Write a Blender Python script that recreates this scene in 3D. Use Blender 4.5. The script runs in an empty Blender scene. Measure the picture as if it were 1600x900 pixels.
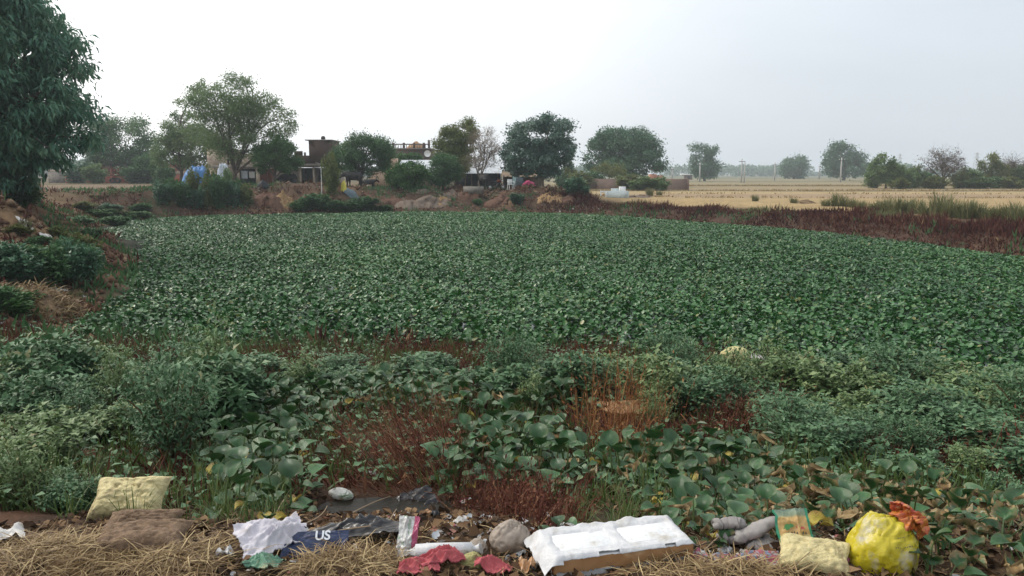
import bpy, bmesh, math, random
import numpy as np
from mathutils import Vector, Matrix, Euler

# ------------------------------------------------------------------ camera, sky, sun, exposure
scn = bpy.context.scene
COL = scn.collection
CAMZ = 3.0
PITCH = math.radians(8.44)
F = 1200.0
cam_d = bpy.data.cameras.new("camera")
cam_d.sensor_width = 36.0
cam_d.lens = F / 1600.0 * 36.0
cam_d.clip_start = 0.05
cam_d.clip_end = 6000.0
cam = bpy.data.objects.new("camera", cam_d)
COL.objects.link(cam)
cam.location = (0, 0, CAMZ)
cam.rotation_euler = (math.radians(90) - PITCH, 0, 0)
scn.camera = cam

SUN_EL = math.radians(42)
SUN_AZ = math.radians(-62)          # measured from +Y, negative is to the west of the view
sun_dir = Vector((math.sin(SUN_AZ) * math.cos(SUN_EL), math.cos(SUN_AZ) * math.cos(SUN_EL), math.sin(SUN_EL)))

world = bpy.data.worlds.new("World")
scn.world = world
world.use_nodes = True
wn, wl = world.node_tree.nodes, world.node_tree.links
wn.clear()
w_out = wn.new("ShaderNodeOutputWorld")
w_mix = wn.new("ShaderNodeMixShader")
w_mix.inputs[0].default_value = 0.86
w_bg1 = wn.new("ShaderNodeBackground")
w_bg1.inputs[1].default_value = 0.12
w_sky = wn.new("ShaderNodeTexSky")
w_sky.sky_type = 'NISHITA'
w_sky.sun_disc = False
w_sky.sun_elevation = SUN_EL
w_sky.sun_rotation = SUN_AZ
w_sky.dust_density = 4.0
w_sky.air_density = 1.3
wl.new(w_sky.outputs[0], w_bg1.inputs[0])
w_bg2 = wn.new("ShaderNodeBackground")          # the overcast: even cloud sheet, brighter round the hidden sun
w_tc = wn.new("ShaderNodeTexCoord")
w_dot = wn.new("ShaderNodeVectorMath"); w_dot.operation = 'DOT_PRODUCT'
w_dot.inputs[1].default_value = sun_dir
wl.new(w_tc.outputs['Generated'], w_dot.inputs[0])
w_rmp = wn.new("ShaderNodeMapRange")
w_rmp.interpolation_type = 'SMOOTHSTEP'
w_rmp.inputs[1].default_value = 0.08
w_rmp.inputs[2].default_value = 0.88
w_rmp.inputs[3].default_value = 0.0
w_rmp.inputs[4].default_value = 1.0
wl.new(w_dot.outputs['Value'], w_rmp.inputs[0])
w_col = wn.new("ShaderNodeMix"); w_col.data_type = 'RGBA'
w_col.inputs[6].default_value = (0.66, 0.715, 0.78, 1)
w_col.inputs[7].default_value = (1.50, 1.50, 1.50, 1)
wl.new(w_rmp.outputs[0], w_col.inputs[0])
w_map = wn.new("ShaderNodeMapping")
w_map.inputs['Scale'].default_value = (1.0, 1.0, 3.2)
wl.new(w_tc.outputs['Generated'], w_map.inputs[0])
w_noi = wn.new("ShaderNodeTexNoise")
w_noi.inputs['Scale'].default_value = 1.7
w_noi.inputs['Detail'].default_value = 5.0
w_noi.inputs['Roughness'].default_value = 0.5
wl.new(w_map.outputs[0], w_noi.inputs[0])
w_nr = wn.new("ShaderNodeMapRange")
w_nr.inputs[1].default_value = 0.3
w_nr.inputs[2].default_value = 0.7
w_nr.inputs[3].default_value = 0.91
w_nr.inputs[4].default_value = 1.08
wl.new(w_noi.outputs[0], w_nr.inputs[0])
wl.new(w_col.outputs[2], w_bg2.inputs[0])
wl.new(w_nr.outputs[0], w_bg2.inputs[1])
wl.new(w_bg1.outputs[0], w_mix.inputs[1])
wl.new(w_bg2.outputs[0], w_mix.inputs[2])
wl.new(w_mix.outputs[0], w_out.inputs[0])

sun_d = bpy.data.lights.new("sun", 'SUN')
sun_d.energy = 1.5
sun_d.angle = math.radians(14)
sun_d.color = (1.0, 0.93, 0.82)
sun = bpy.data.objects.new("sun", sun_d)
COL.objects.link(sun)
sun.location = (-40, 30, 60)
sun.rotation_euler = (-sun_dir).to_track_quat('-Z', 'Y').to_euler()

scn.view_settings.view_transform = 'Standard'
scn.view_settings.look = 'None'
scn.view_settings.exposure = 0.2
scn.view_settings.gamma = 1.0
scn.view_settings.use_curve_mapping = False
scn.render.engine = 'CYCLES'
cy = scn.cycles
cy.max_bounces = 6
cy.diffuse_bounces = 3
cy.glossy_bounces = 2
cy.transmission_bounces = 4
cy.transparent_max_bounces = 6
cy.volume_bounces = 2
cy.use_denoising = True
cy.use_adaptive_sampling = True
cy.adaptive_threshold = 0.02
cy.caustics_reflective = False
cy.caustics_refractive = False

rng = np.random.default_rng(11)
random.seed(11)
SP, CP = math.sin(PITCH), math.cos(PITCH)

# ------------------------------------------------------------------ where a sight line meets the place
def ray(u, v):
    dx, dy = (u - 800) / F, (450 - v) / F
    return dx, CP + dy * SP, -SP + dy * CP

def on_z(u, v, z=0.0):
    d = ray(u, v)
    s = (z - CAMZ) / d[2]
    return d[0] * s, d[1] * s

def at_y(u, v, Y):
    d = ray(u, v)
    s = Y / d[1]
    return d[0] * s, Y, CAMZ + d[2] * s

def Zy(v, Y):
    return at_y(800, v, Y)[2]

def Xy(u, Y, z=1.5):
    return (u - 800) / F * (Y * CP + (CAMZ - z) * SP)

def pxm(Y):
    return Y / F          # metres to one picture unit at that distance

# ------------------------------------------------------------------ noise
def _h(ix, iy, s):
    n = (ix * 374761393 + iy * 668265263 + s * 974634777) & 0xffffffff
    n = ((n ^ (n >> 13)) * 1274126177) & 0xffffffff
    return ((n ^ (n >> 16)) & 0xffff) / 65535.0

def vnoise(x, y, s=0):
    x = np.asarray(x, float); y = np.asarray(y, float)
    ix = np.floor(x).astype(np.int64); iy = np.floor(y).astype(np.int64)
    fx = x - ix; fy = y - iy
    fx = fx * fx * (3 - 2 * fx); fy = fy * fy * (3 - 2 * fy)
    a = _h(ix, iy, s); b = _h(ix + 1, iy, s); c = _h(ix, iy + 1, s); d = _h(ix + 1, iy + 1, s)
    return a + (b - a) * fx + (c - a) * fy + (a - b - c + d) * fx * fy

def fbm(x, y, s=0, o=4):
    r = 0; a = 0.5; f = 1.0
    for i in range(o):
        r = r + a * vnoise(np.asarray(x) * f, np.asarray(y) * f, s + i * 17)
        a *= 0.5; f *= 2.03
    return r / (1 - 0.5 ** o)

def sstep(a, b, x):
    t = np.clip((np.asarray(x, float) - a) / (b - a), 0, 1)
    return t * t * (3 - 2 * t)

# ------------------------------------------------------------------ the pond outline and the lie of the land
POND_PX = [(110, 495), (200, 506), (400, 512), (600, 516), (800, 522), (1000, 527), (1200, 537), (1400, 562), (1600, 592),
           (1950, 600), (2000, 450), (1720, 412), (1600, 394), (1450, 374), (1300, 359), (1150, 347), (1000, 336.5), (880, 330),
           (740, 328), (600, 328.5), (450, 331), (330, 333), (250, 336), (180, 343), (150, 352), (170, 375), (195, 400),
           (205, 425), (195, 440), (160, 465), (115, 488)]
POND = np.array([on_z(u, v, 0.0) for u, v in POND_PX])

def pond_sd(x, y):
    """distance to the pond's edge, negative inside"""
    x = np.asarray(x, float); y = np.asarray(y, float)
    sh = x.shape
    x = x.ravel(); y = y.ravel()
    best = np.full(x.shape, 1e18); ins = np.zeros(x.shape, bool)
    for i in range(len(POND)):
        ax, ay = POND[i]; bx_, by_ = POND[(i + 1) % len(POND)]
        ex, ey = bx_ - ax, by_ - ay
        t = np.clip(((x - ax) * ex + (y - ay) * ey) / (ex * ex + ey * ey), 0, 1)
        best = np.minimum(best, (x - ax - t * ex) ** 2 + (y - ay - t * ey) ** 2)
        with np.errstate(divide='ignore', invalid='ignore'):
            c = ((ay > y) != (by_ > y)) & (x < (bx_ - ax) * (y - ay) / (by_ - ay + 1e-12) + ax)
        ins ^= c
    d = np.sqrt(best)
    return np.where(ins, -d, d).reshape(sh)

PUD = (-0.92, 5.15)          # the stagnant pool at the foot of the bank
BUMPS = [(-12.4, 20.5, 1.6, 0.75), (-15.5, 26.5, 2.6, 0.5), (-11.2, 17.2, 1.2, 0.25), (-20, 33, 4.0, 0.8), (-16.5, 28, 2.2, 0.35), (-27, 46, 4, 0.5),
         (-24, 66, 3, 0.6), (-17.5, 66, 3, 0.9), (-14, 67, 2.5, 0.5), (2.6, 70, 2.6, 0.3), (6.2, 71, 3.0, 0.35)]

def T(x, y):
    x = np.asarray(x, float); y = np.asarray(y, float)
    d = pond_sd(x, y)
    near = 1 - sstep(11, 17, y + 0.25 * np.maximum(0, -8 - x) * 0)
    right = sstep(-3, 5, x - 4 - np.maximum(0, 63 - y) * 0.456)
    zn = np.interp(y, [-20, 0, 2.7, 3.5, 4.2, 5.0, 6.0, 8.0, 12.0, 15.0], [1.5, 1.4, 1.33, 1.27, 0.97, 0.72, 0.5, 0.2, -0.12, -0.3])
    lump = (fbm(x * 0.55, y * 0.55, 3) - 0.5)
    zl = -0.35 + (1.95 + 0.75 * sstep(-11, -19, x) * (1 - sstep(42, 58, y))) * sstep(0, 6.5, d + 1.6 * lump) + 0.9 * lump * sstep(0.5, 4, d) * (1 - sstep(8, 20, d))
    zr = -0.35 + 0.75 * sstep(0, 2.0, d) + 0.4 * sstep(2, 10, d) + 0.35 * lump * sstep(0.5, 3, d) * (1 - sstep(10, 20, d))
    far = zl * (1 - right) + zr * right
    far = np.where(d < 0, -0.42, far)
    # the wide plain settles to one level
    flat = sstep(30, 110, d)
    far = far * (1 - flat) + (1.55 * (1 - right) + 0.85 * right) * flat
    z = zn * near + far * (1 - near)
    z = z + near * (0.10 * (fbm(x * 1.3, y * 1.3, 5) - 0.5) + 0.05 * (fbm(x * 5, y * 5, 8) - 0.5))
    z = np.where((d < 0) & (near < 1), np.minimum(z, -0.36 + 0 * z), z)
    for bx_, by_, r, h in BUMPS:
        z = z + h * np.exp(-((x - bx_) ** 2 + (y - by_) ** 2) / (r * r))
    z = z - 0.28 * np.exp(-(((x - PUD[0]) / 0.62) ** 2 + ((y - PUD[1]) / 0.42) ** 2) ** 2)
    return z

def Tz(x, y):
    return float(T(np.array([x]), np.array([y]))[0])

def gp(u, v):
    """where the sight line through (u, v) meets the ground"""
    d = ray(u, v)
    s = np.concatenate([np.linspace(1.5, 12, 500), np.linspace(12, 160, 1500)])
    z = CAMZ + d[2] * s
    g = T(d[0] * s, d[1] * s)
    k = np.argmax(z < g)
    if not (z < g).any():
        k = len(s) - 1
    k = max(k, 1)
    a = (z - g)[k - 1]; b = (z - g)[k]
    t = a / (a - b) if a != b else 0
    ss = s[k - 1] + (s[k] - s[k - 1]) * t
    return Vector((d[0] * ss, d[1] * ss, CAMZ + d[2] * ss))

# ------------------------------------------------------------------ materials
def new_mat(name):
    m = bpy.data.materials.new(name)
    m.use_nodes = True
    nt = m.node_tree
    b = nt.nodes["Principled BSDF"]
    return m, nt, b

def ramp_node(nt, cols, fac):
    r = nt.nodes.new("ShaderNodeValToRGB")
    e = r.color_ramp.elements
    while len(e) < len(cols):
        e.new(0.5)
    for i, c in enumerate(cols):
        if len(c) == 4:
            e[i].position, col = c[0], c[1:]
        else:
            e[i].position, col = i / max(1, len(cols) - 1), c
        e[i].color = (*col, 1)
    nt.links.new(fac, r.inputs[0])
    return r.outputs[0]

def leaf_mat(name, cols, rough=0.5, spec=0.4, trans=0.2, edge=None, vein=0.0):
    """leaf colour follows the tint each leaf carries; a share of the light passes through"""
    m, nt, b = new_mat(name)
    at = nt.nodes.new("ShaderNodeAttribute"); at.attribute_name = "tint"
    c = ramp_node(nt, cols, at.outputs['Fac'])
    if edge is not None:
        ae = nt.nodes.new("ShaderNodeAttribute"); ae.attribute_name = "edge"
        mx = nt.nodes.new("ShaderNodeMix"); mx.data_type = 'RGBA'
        mx.inputs[7].default_value = (*edge, 1)
        nt.links.new(ae.outputs['Fac'], mx.inputs[0])
        nt.links.new(c, mx.inputs[6])
        c = mx.outputs[2]
    if vein > 0:
        tc = nt.nodes.new("ShaderNodeTexCoord")
        nz = nt.nodes.new("ShaderNodeTexNoise"); nz.inputs['Scale'].default_value = 18; nz.inputs['Detail'].default_value = 4
        nt.links.new(tc.outputs['Object'], nz.inputs[0])
        mr = nt.nodes.new("ShaderNodeMapRange")
        mr.inputs[1].default_value = 0.3; mr.inputs[2].default_value = 0.7
        mr.inputs[3].default_value = 1 - vein; mr.inputs[4].default_value = 1 + vein
        nt.links.new(nz.outputs[0], mr.inputs[0])
        oi = nt.nodes.new("ShaderNodeObjectInfo")
        mo = nt.nodes.new("ShaderNodeMapRange"); mo.inputs[3].default_value = 0.75; mo.inputs[4].default_value = 1.25
        nt.links.new(oi.outputs['Random'], mo.inputs[0])
        ml = nt.nodes.new("ShaderNodeMath"); ml.operation = 'MULTIPLY'
        nt.links.new(mr.outputs[0], ml.inputs[0]); nt.links.new(mo.outputs[0], ml.inputs[1])
        vm = nt.nodes.new("ShaderNodeVectorMath"); vm.operation = 'SCALE'
        nt.links.new(c, vm.inputs[0]); nt.links.new(ml.outputs[0], vm.inputs['Scale'])
        c = vm.outputs[0]
    if vein > 0:
        wv = nt.nodes.new("ShaderNodeTexWave"); wv.bands_direction = 'Y'; wv.inputs['Scale'].default_value = 42; wv.inputs['Distortion'].default_value = 2.5; wv.inputs['Detail'].default_value = 2
        nt.links.new(tc.outputs['Object'], wv.inputs[0])
        bp = nt.nodes.new("ShaderNodeBump"); bp.inputs['Strength'].default_value = 0.35; bp.inputs['Distance'].default_value = 0.004
        nt.links.new(wv.outputs[1], bp.inputs['Height']); nt.links.new(bp.outputs[0], b.inputs['Normal'])
    nt.links.new(c, b.inputs['Base Color'])
    b.inputs['Roughness'].default_value = rough
    b.inputs['Specular IOR Level'].default_value = spec
    if trans > 0:
        tr = nt.nodes.new("ShaderNodeBsdfTranslucent")
        nt.links.new(c, tr.inputs[0])
        ms = nt.nodes.new("ShaderNodeMixShader"); ms.inputs[0].default_value = trans
        nt.links.new(b.outputs[0], ms.inputs[1]); nt.links.new(tr.outputs[0], ms.inputs[2])
        nt.links.new(ms.outputs[0], nt.nodes["Material Output"].inputs[0])
    return m

def surf_mat(name, c1, c2, scale=6.0, rough=0.85, spec=0.2, bump=0.3, detail=6, stretch=(1, 1, 1), c3=None, c3scale=1.5, metal=0.0, sheen=0.0):
    """a weathered surface: two colours broken up by noise, larger stains of a third"""
    m, nt, b = new_mat(name)
    tc = nt.nodes.new("ShaderNodeTexCoord")
    mp = nt.nodes.new("ShaderNodeMapping"); mp.inputs['Scale'].default_value = stretch
    nt.links.new(tc.outputs['Object'], mp.inputs[0])
    nz = nt.nodes.new("ShaderNodeTexNoise"); nz.inputs['Scale'].default_value = scale; nz.inputs['Detail'].default_value = detail
    nz.inputs['Roughness'].default_value = 0.62
    nt.links.new(mp.outputs[0], nz.inputs[0])
    c = ramp_node(nt, [(0.32, *c1), (0.68, *c2)], nz.outputs[0])
    if c3 is not None:
        n2 = nt.nodes.new("ShaderNodeTexNoise"); n2.inputs['Scale'].default_value = c3scale; n2.inputs['Detail'].default_value = 7
        n2.inputs['Roughness'].default_value = 0.6
        nt.links.new(mp.outputs[0], n2.inputs[0])
        mr = nt.nodes.new("ShaderNodeMapRange"); mr.inputs[1].default_value = 0.52; mr.inputs[2].default_value = 0.66
        nt.links.new(n2.outputs[0], mr.inputs[0])
        mx = nt.nodes.new("ShaderNodeMix"); mx.data_type = 'RGBA'
        mx.inputs[7].default_value = (*c3, 1)
        nt.links.new(mr.outputs[0], mx.inputs[0]); nt.links.new(c, mx.inputs[6])
        c = mx.outputs[2]
    nt.links.new(c, b.inputs['Base Color'])
    b.inputs['Roughness'].default_value = rough
    b.inputs['Specular IOR Level'].default_value = spec
    b.inputs['Metallic'].default_value = metal
    if bump > 0:
        bp = nt.nodes.new("ShaderNodeBump"); bp.inputs['Strength'].default_value = bump; bp.inputs['Distance'].default_value = 0.02
        nt.links.new(nz.outputs[0], bp.inputs['Height']); nt.links.new(bp.outputs[0], b.inputs['Normal'])
    return m

def brick_mat(name, c1, c2, mortar, scale=1.0, stain=(0.08, 0.06, 0.05)):
    m, nt, b = new_mat(name)
    tc = nt.nodes.new("ShaderNodeTexCoord")
    mp = nt.nodes.new("ShaderNodeMapping"); mp.inputs['Rotation'].default_value = (math.radians(90), 0, 0)
    nt.links.new(tc.outputs['Object'], mp.inputs[0])
    br = nt.nodes.new("ShaderNodeTexBrick")
    br.inputs['Scale'].default_value = scale
    br.inputs['Brick Width'].default_value = 0.24; br.inputs['Row Height'].default_value = 0.085
    br.inputs['Mortar Size'].default_value = 0.012
    br.inputs['Color1'].default_value = (*c1, 1); br.inputs['Color2'].default_value = (*c2, 1); br.inputs['Mortar'].default_value = (*mortar, 1)
    nt.links.new(mp.outputs[0], br.inputs[0])
    n2 = nt.nodes.new("ShaderNodeTexNoise"); n2.inputs['Scale'].default_value = 0.9; n2.inputs['Detail'].default_value = 7
    nt.links.new(tc.outputs['Object'], n2.inputs[0])
    mr = nt.nodes.new("ShaderNodeMapRange"); mr.inputs[1].default_value = 0.45; mr.inputs[2].default_value = 0.75; mr.inputs[4].default_value = 0.7
    nt.links.new(n2.outputs[0], mr.inputs[0])
    mx = nt.nodes.new("ShaderNodeMix"); mx.data_type = 'RGBA'; mx.inputs[7].default_value = (*stain, 1)
    nt.links.new(mr.outputs[0], mx.inputs[0]); nt.links.new(br.outputs[0], mx.inputs[6])
    nt.links.new(mx.outputs[2], b.inputs['Base Color'])
    b.inputs['Roughness'].default_value = 0.9
    return m

M = {}
M['hya'] = leaf_mat('hyacinth_leaf', [(0.008, 0.052, 0.006), (0.027, 0.114, 0.020), (0.068, 0.186, 0.055), (0.17, 0.18, 0.05)], rough=0.36, spec=0.45, trans=0.1)
M['hyan'] = leaf_mat('hyacinth_leaf_near', [(0.014, 0.056, 0.012), (0.030, 0.098, 0.026), (0.060, 0.150, 0.050)], rough=0.34, spec=0.5, trans=0.1, edge=(0.34, 0.24, 0.12), vein=0.22)
M['hyay'] = leaf_mat('hyacinth_leaf_yellow', [(0.34, 0.30, 0.05), (0.42, 0.33, 0.05)], rough=0.45, spec=0.4, trans=0.2, edge=(0.30, 0.16, 0.06), vein=0.25)
M['hyab'] = leaf_mat('hyacinth_leaf_brown', [(0.20, 0.12, 0.05), (0.36, 0.26, 0.13)], rough=0.8, spec=0.2, trans=0.1, edge=(0.40, 0.30, 0.16), vein=0.3)
M['stalk'] = leaf_mat('hyacinth_stalk', [(0.05, 0.10, 0.03), (0.09, 0.13, 0.04)], rough=0.45, trans=0)
M['weed'] = leaf_mat('weed_leaf', [(0.026, 0.064, 0.024), (0.070, 0.150, 0.066), (0.145, 0.250, 0.128), (0.20, 0.20, 0.09)], rough=0.5, spec=0.25, trans=0.12)
M['weed2'] = leaf_mat('weed_leaf_pale', [(0.042, 0.082, 0.024), (0.115, 0.190, 0.068), (0.205, 0.285, 0.125), (0.24, 0.22, 0.09)], rough=0.5, spec=0.25, trans=0.12)
M['weedstem'] = leaf_mat('weed_stem', [(0.07, 0.06, 0.03), (0.14, 0.09, 0.04)], rough=0.8, trans=0)
M['red'] = leaf_mat('red_dry_weed', [(0.055, 0.018, 0.013), (0.105, 0.036, 0.024), (0.165, 0.066, 0.038), (0.28, 0.16, 0.08)], rough=0.8, spec=0.15, trans=0.1)
M['redfar'] = leaf_mat('red_weed_bank', [(0.050, 0.020, 0.017), (0.095, 0.034, 0.027), (0.135, 0.062, 0.038), (0.24, 0.17, 0.09)], rough=0.85, spec=0.1, trans=0.1)
M['orange'] = leaf_mat('orange_dry_stem', [(0.20, 0.07, 0.03), (0.30, 0.13, 0.05), (0.40, 0.24, 0.10)], rough=0.8, spec=0.15, trans=0.1)
M['grass'] = leaf_mat('green_grass', [(0.055, 0.100, 0.025), (0.095, 0.150, 0.038), (0.17, 0.20, 0.065)], rough=0.5, spec=0.35, trans=0.25)
M['palegrass'] = leaf_mat('pale_grass', [(0.11, 0.13, 0.055), (0.17, 0.18, 0.075), (0.26, 0.23, 0.11)], rough=0.6, spec=0.3, trans=0.25)
M['straw'] = leaf_mat('straw', [(0.13, 0.080, 0.038), (0.29, 0.195, 0.088), (0.52, 0.40, 0.21)], rough=0.6, spec=0.3, trans=0.1)
M['twig'] = leaf_mat('twig', [(0.05, 0.035, 0.025), (0.11, 0.075, 0.05), (0.30, 0.22, 0.14)], rough=0.85, trans=0)
M['bark'] = surf_mat('bark', (0.055, 0.042, 0.032), (0.13, 0.10, 0.075), scale=9, bump=0.6, stretch=(1, 1, 0.25))
M['palebark'] = surf_mat('pale_bark', (0.16, 0.125, 0.095), (0.30, 0.25, 0.20), scale=9, bump=0.5, stretch=(1, 1, 0.25))
M['t_mango'] = leaf_mat('foliage_mango', [(0.038, 0.112, 0.074), (0.066, 0.178, 0.112), (0.108, 0.240, 0.150), (0.160, 0.270, 0.150)], rough=0.42, spec=0.4, trans=0.28)
M['t_mid'] = leaf_mat('foliage_mid', [(0.038, 0.100, 0.036), (0.068, 0.152, 0.056), (0.118, 0.210, 0.080)], rough=0.55, spec=0.2, trans=0.25)
M['t_light'] = leaf_mat('foliage_light', [(0.080, 0.150, 0.050), (0.140, 0.220, 0.082), (0.215, 0.285, 0.125)], rough=0.6, spec=0.2, trans=0.35)
M['t_yel'] = leaf_mat('foliage_yellowish', [(0.085, 0.120, 0.032), (0.140, 0.170, 0.048), (0.200, 0.215, 0.075)], rough=0.6, spec=0.2, trans=0.3)
M['t_dark'] = leaf_mat('foliage_dark', [(0.042, 0.108, 0.062), (0.072, 0.162, 0.088), (0.120, 0.220, 0.118)], rough=0.45, spec=0.25, trans=0.22)
M['t_peepal'] = leaf_mat('foliage_peepal', [(0.054, 0.122, 0.088), (0.100, 0.185, 0.138), (0.185, 0.265, 0.205)], rough=0.38, spec=0.5, trans=0.28)
M['t_bright'] = leaf_mat('foliage_bright', [(0.030, 0.092, 0.020), (0.052, 0.132, 0.032), (0.088, 0.175, 0.045)], rough=0.55, spec=0.2, trans=0.25)
M['t_bare'] = leaf_mat('foliage_dry', [(0.13, 0.095, 0.07), (0.22, 0.17, 0.12), (0.30, 0.25, 0.17)], rough=0.8, spec=0.2, trans=0.2)
M['t_redbare'] = leaf_mat('foliage_dry_red', [(0.075, 0.052, 0.042), (0.12, 0.085, 0.065), (0.17, 0.13, 0.09)], rough=0.8, spec=0.2, trans=0.2)

# ------------------------------------------------------------------ mesh gathering
class MB:
    def __init__(s):
        s.v = []; s.f = []; s.t = []; s.e = []; s.mi = []; s.n = 0
    def add(s, V, faces, tint=0.5, mat=0, edge=0.0):
        V = np.asarray(V, float).reshape(-1, 3)
        n = len(V)
        s.v.append(V)
        s.t.append(np.broadcast_to(np.asarray(tint, float), (n,)))
        s.e.append(np.broadcast_to(np.asarray(edge, float), (n,)))
        if isinstance(faces, np.ndarray):
            fl = [faces]
        else:
            by = {}
            for f in faces:
                by.setdefault(len(f), []).append(f)
            fl = [np.array(x) for x in by.values()]
        for f in fl:
            s.f.append(f + s.n); s.mi.append(mat)
        s.n += n
        return s
    def mesh(s, name, mats, smooth=False):
        me = bpy.data.meshes.new(name)
        if not isinstance(mats, (list, tuple)):
            mats = [mats]
        for m in mats:
            me.materials.append(m)
        V = np.concatenate(s.v)
        me.vertices.add(len(V)); me.vertices.foreach_set('co', V.ravel().astype(np.float32))
        li = np.concatenate([f.ravel() for f in s.f]).astype(np.int32)
        cnt = np.concatenate([np.full(len(f), f.shape[1]) for f in s.f])
        mi = np.concatenate([np.full(len(f), k) for f, k in zip(s.f, s.mi)]).astype(np.int32)
        st = np.concatenate([[0], np.cumsum(cnt)[:-1]]).astype(np.int32)
        me.loops.add(len(li)); me.loops.foreach_set('vertex_index', li)
        me.polygons.add(len(cnt)); me.polygons.foreach_set('loop_start', st)
        me.polygons.foreach_set('material_index', mi)
        if smooth:
            me.polygons.foreach_set('use_smooth', np.ones(len(cnt), bool))
        a = me.attributes.new('tint', 'FLOAT', 'POINT'); a.data.foreach_set('value', np.concatenate(s.t).astype(np.float32))
        e = np.concatenate(s.e)
        if e.any():
            a = me.attributes.new('edge', 'FLOAT', 'POINT'); a.data.foreach_set('value', e.astype(np.float32))
        me.update(calc_edges=True)
        return me
    def obj(s, name, mats, parent=None, smooth=False, loc=None):
        return link(name, s.mesh(name, mats, smooth), parent, loc)

def link(name, data, parent=None, loc=None, rz=0.0):
    o = bpy.data.objects.new(name, data)
    COL.objects.link(o)
    if parent is not None:
        o.parent = parent
    if loc is not None:
        o.location = loc
    o.rotation_euler.z = rz
    return o

def tag(o, label=None, cat=None, group=None, kind=None):
    if label: o['label'] = label
    if cat: o['category'] = cat
    if group: o['group'] = group
    if kind: o['kind'] = kind
    return o

def thing(name, label, cat, loc=(0, 0, 0), rz=0.0, group=None):
    return tag(link(name, None, None, loc, rz), label, cat, group)

BOXF = np.array([(0, 3, 2, 1), (4, 5, 6, 7), (0, 1, 5, 4), (1, 2, 6, 5), (2, 3, 7, 6), (3, 0, 4, 7)])
def box(mb, x0, x1, y0, y1, z0, z1, mat=0, tint=0.5):
    V = [(x0, y0, z0), (x1, y0, z0), (x1, y1, z0), (x0, y1, z0), (x0, y0, z1), (x1, y0, z1), (x1, y1, z1), (x0, y1, z1)]
    mb.add(V, BOXF, tint, mat)

def tube(mb, pts, rad, n=6, mat=0, tint=0.5, cap=True, flat=1.0):
    pts = np.asarray(pts, float); k = len(pts)
    rad = np.broadcast_to(np.asarray(rad, float), (k,))
    d = np.gradient(pts, axis=0)
    d /= (np.linalg.norm(d, axis=1)[:, None] + 1e-9)
    h = np.array([0, 0, 1.0]) if abs(d[:, 2]).mean() < 0.8 else np.array([1.0, 0, 0])
    a = np.cross(d, h); a /= (np.linalg.norm(a, axis=1)[:, None] + 1e-9)
    b = np.cross(a, d)
    th = np.linspace(0, 2 * np.pi, n, endpoint=False)
    V = pts[:, None, :] + rad[:, None, None] * (np.cos(th)[None, :, None] * a[:, None, :] + flat * np.sin(th)[None, :, None] * b[:, None, :])
    i = np.arange(k - 1)[:, None] * n; j = np.arange(n)[None, :]; j2 = (j + 1) % n
    Fq = np.stack([i + j, i + j2, i + n + j2, i + n + j], -1).reshape(-1, 4)
    mb.add(V.reshape(-1, 3), Fq, tint, mat)
    if cap:
        e0 = V[0].mean(0); e1 = V[-1].mean(0)
        mb.add(np.vstack([V[0], e0]), np.array([((q + 1) % n, q, n) for q in range(n)]), tint, mat)
        mb.add(np.vstack([V[-1], e1]), np.array([(q, (q + 1) % n, n) for q in range(n)]), tint, mat)

def nrm(a):
    return a / (np.linalg.norm(a, axis=-1, keepdims=True) + 1e-9)

# leaf outlines: (along, across, up) and faces
L_DIAMOND = (np.array([(0, 0, 0), (0.45, 0.5, 0.05), (1, 0, -0.05), (0.45, -0.5, 0.05)]), np.array([(0, 1, 2, 3)]))
L_CUP = (np.array([(0, 0, 0), (0.5, 0.5, 0.10), (1, 0, -0.04), (0.5, -0.5, 0.10)]), np.array([(0, 1, 2), (0, 2, 3)]))
L_FOLD = (np.array([(0, 0, 0), (0.42, 0.5, 0.1), (0.55, 0, 0.0), (0.42, -0.5, 0.1), (1, 0, -0.18)]),
          np.array([(0, 2, 1), (0, 3, 2), (1, 2, 4), (2, 3, 4)]))
L_ROUND = (np.array([(0, 0, 0), (0.28, 0.42, 0.09), (0.68, 0.44, 0.10), (1, 0, 0.02), (0.68, -0.44, 0.10), (0.28, -0.42, 0.09), (0.5, 0, -0.03)]),
           np.array([(0, 6, 1), (1, 6, 2), (2, 6, 3), (3, 6, 4), (4, 6, 5), (5, 6, 0)]))
L_BLADE = (np.array([(0, 0.5, 0), (0, -0.5, 0), (0.5, 0.4, 0.0), (0.5, -0.4, 0.0), (1, 0, -0.12)]), [(0, 1, 3, 2), (2, 3, 4)])
L_BENT = (np.array([(0, 0.5, 0), (0, -0.5, 0), (0.4, 0.42, 0.06), (0.4, -0.42, 0.06), (0.75, 0.28, 0.02), (0.75, -0.28, 0.02), (1, 0, -0.14)]),
          [(0, 1, 3, 2), (2, 3, 5, 4), (4, 5, 6)])

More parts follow.
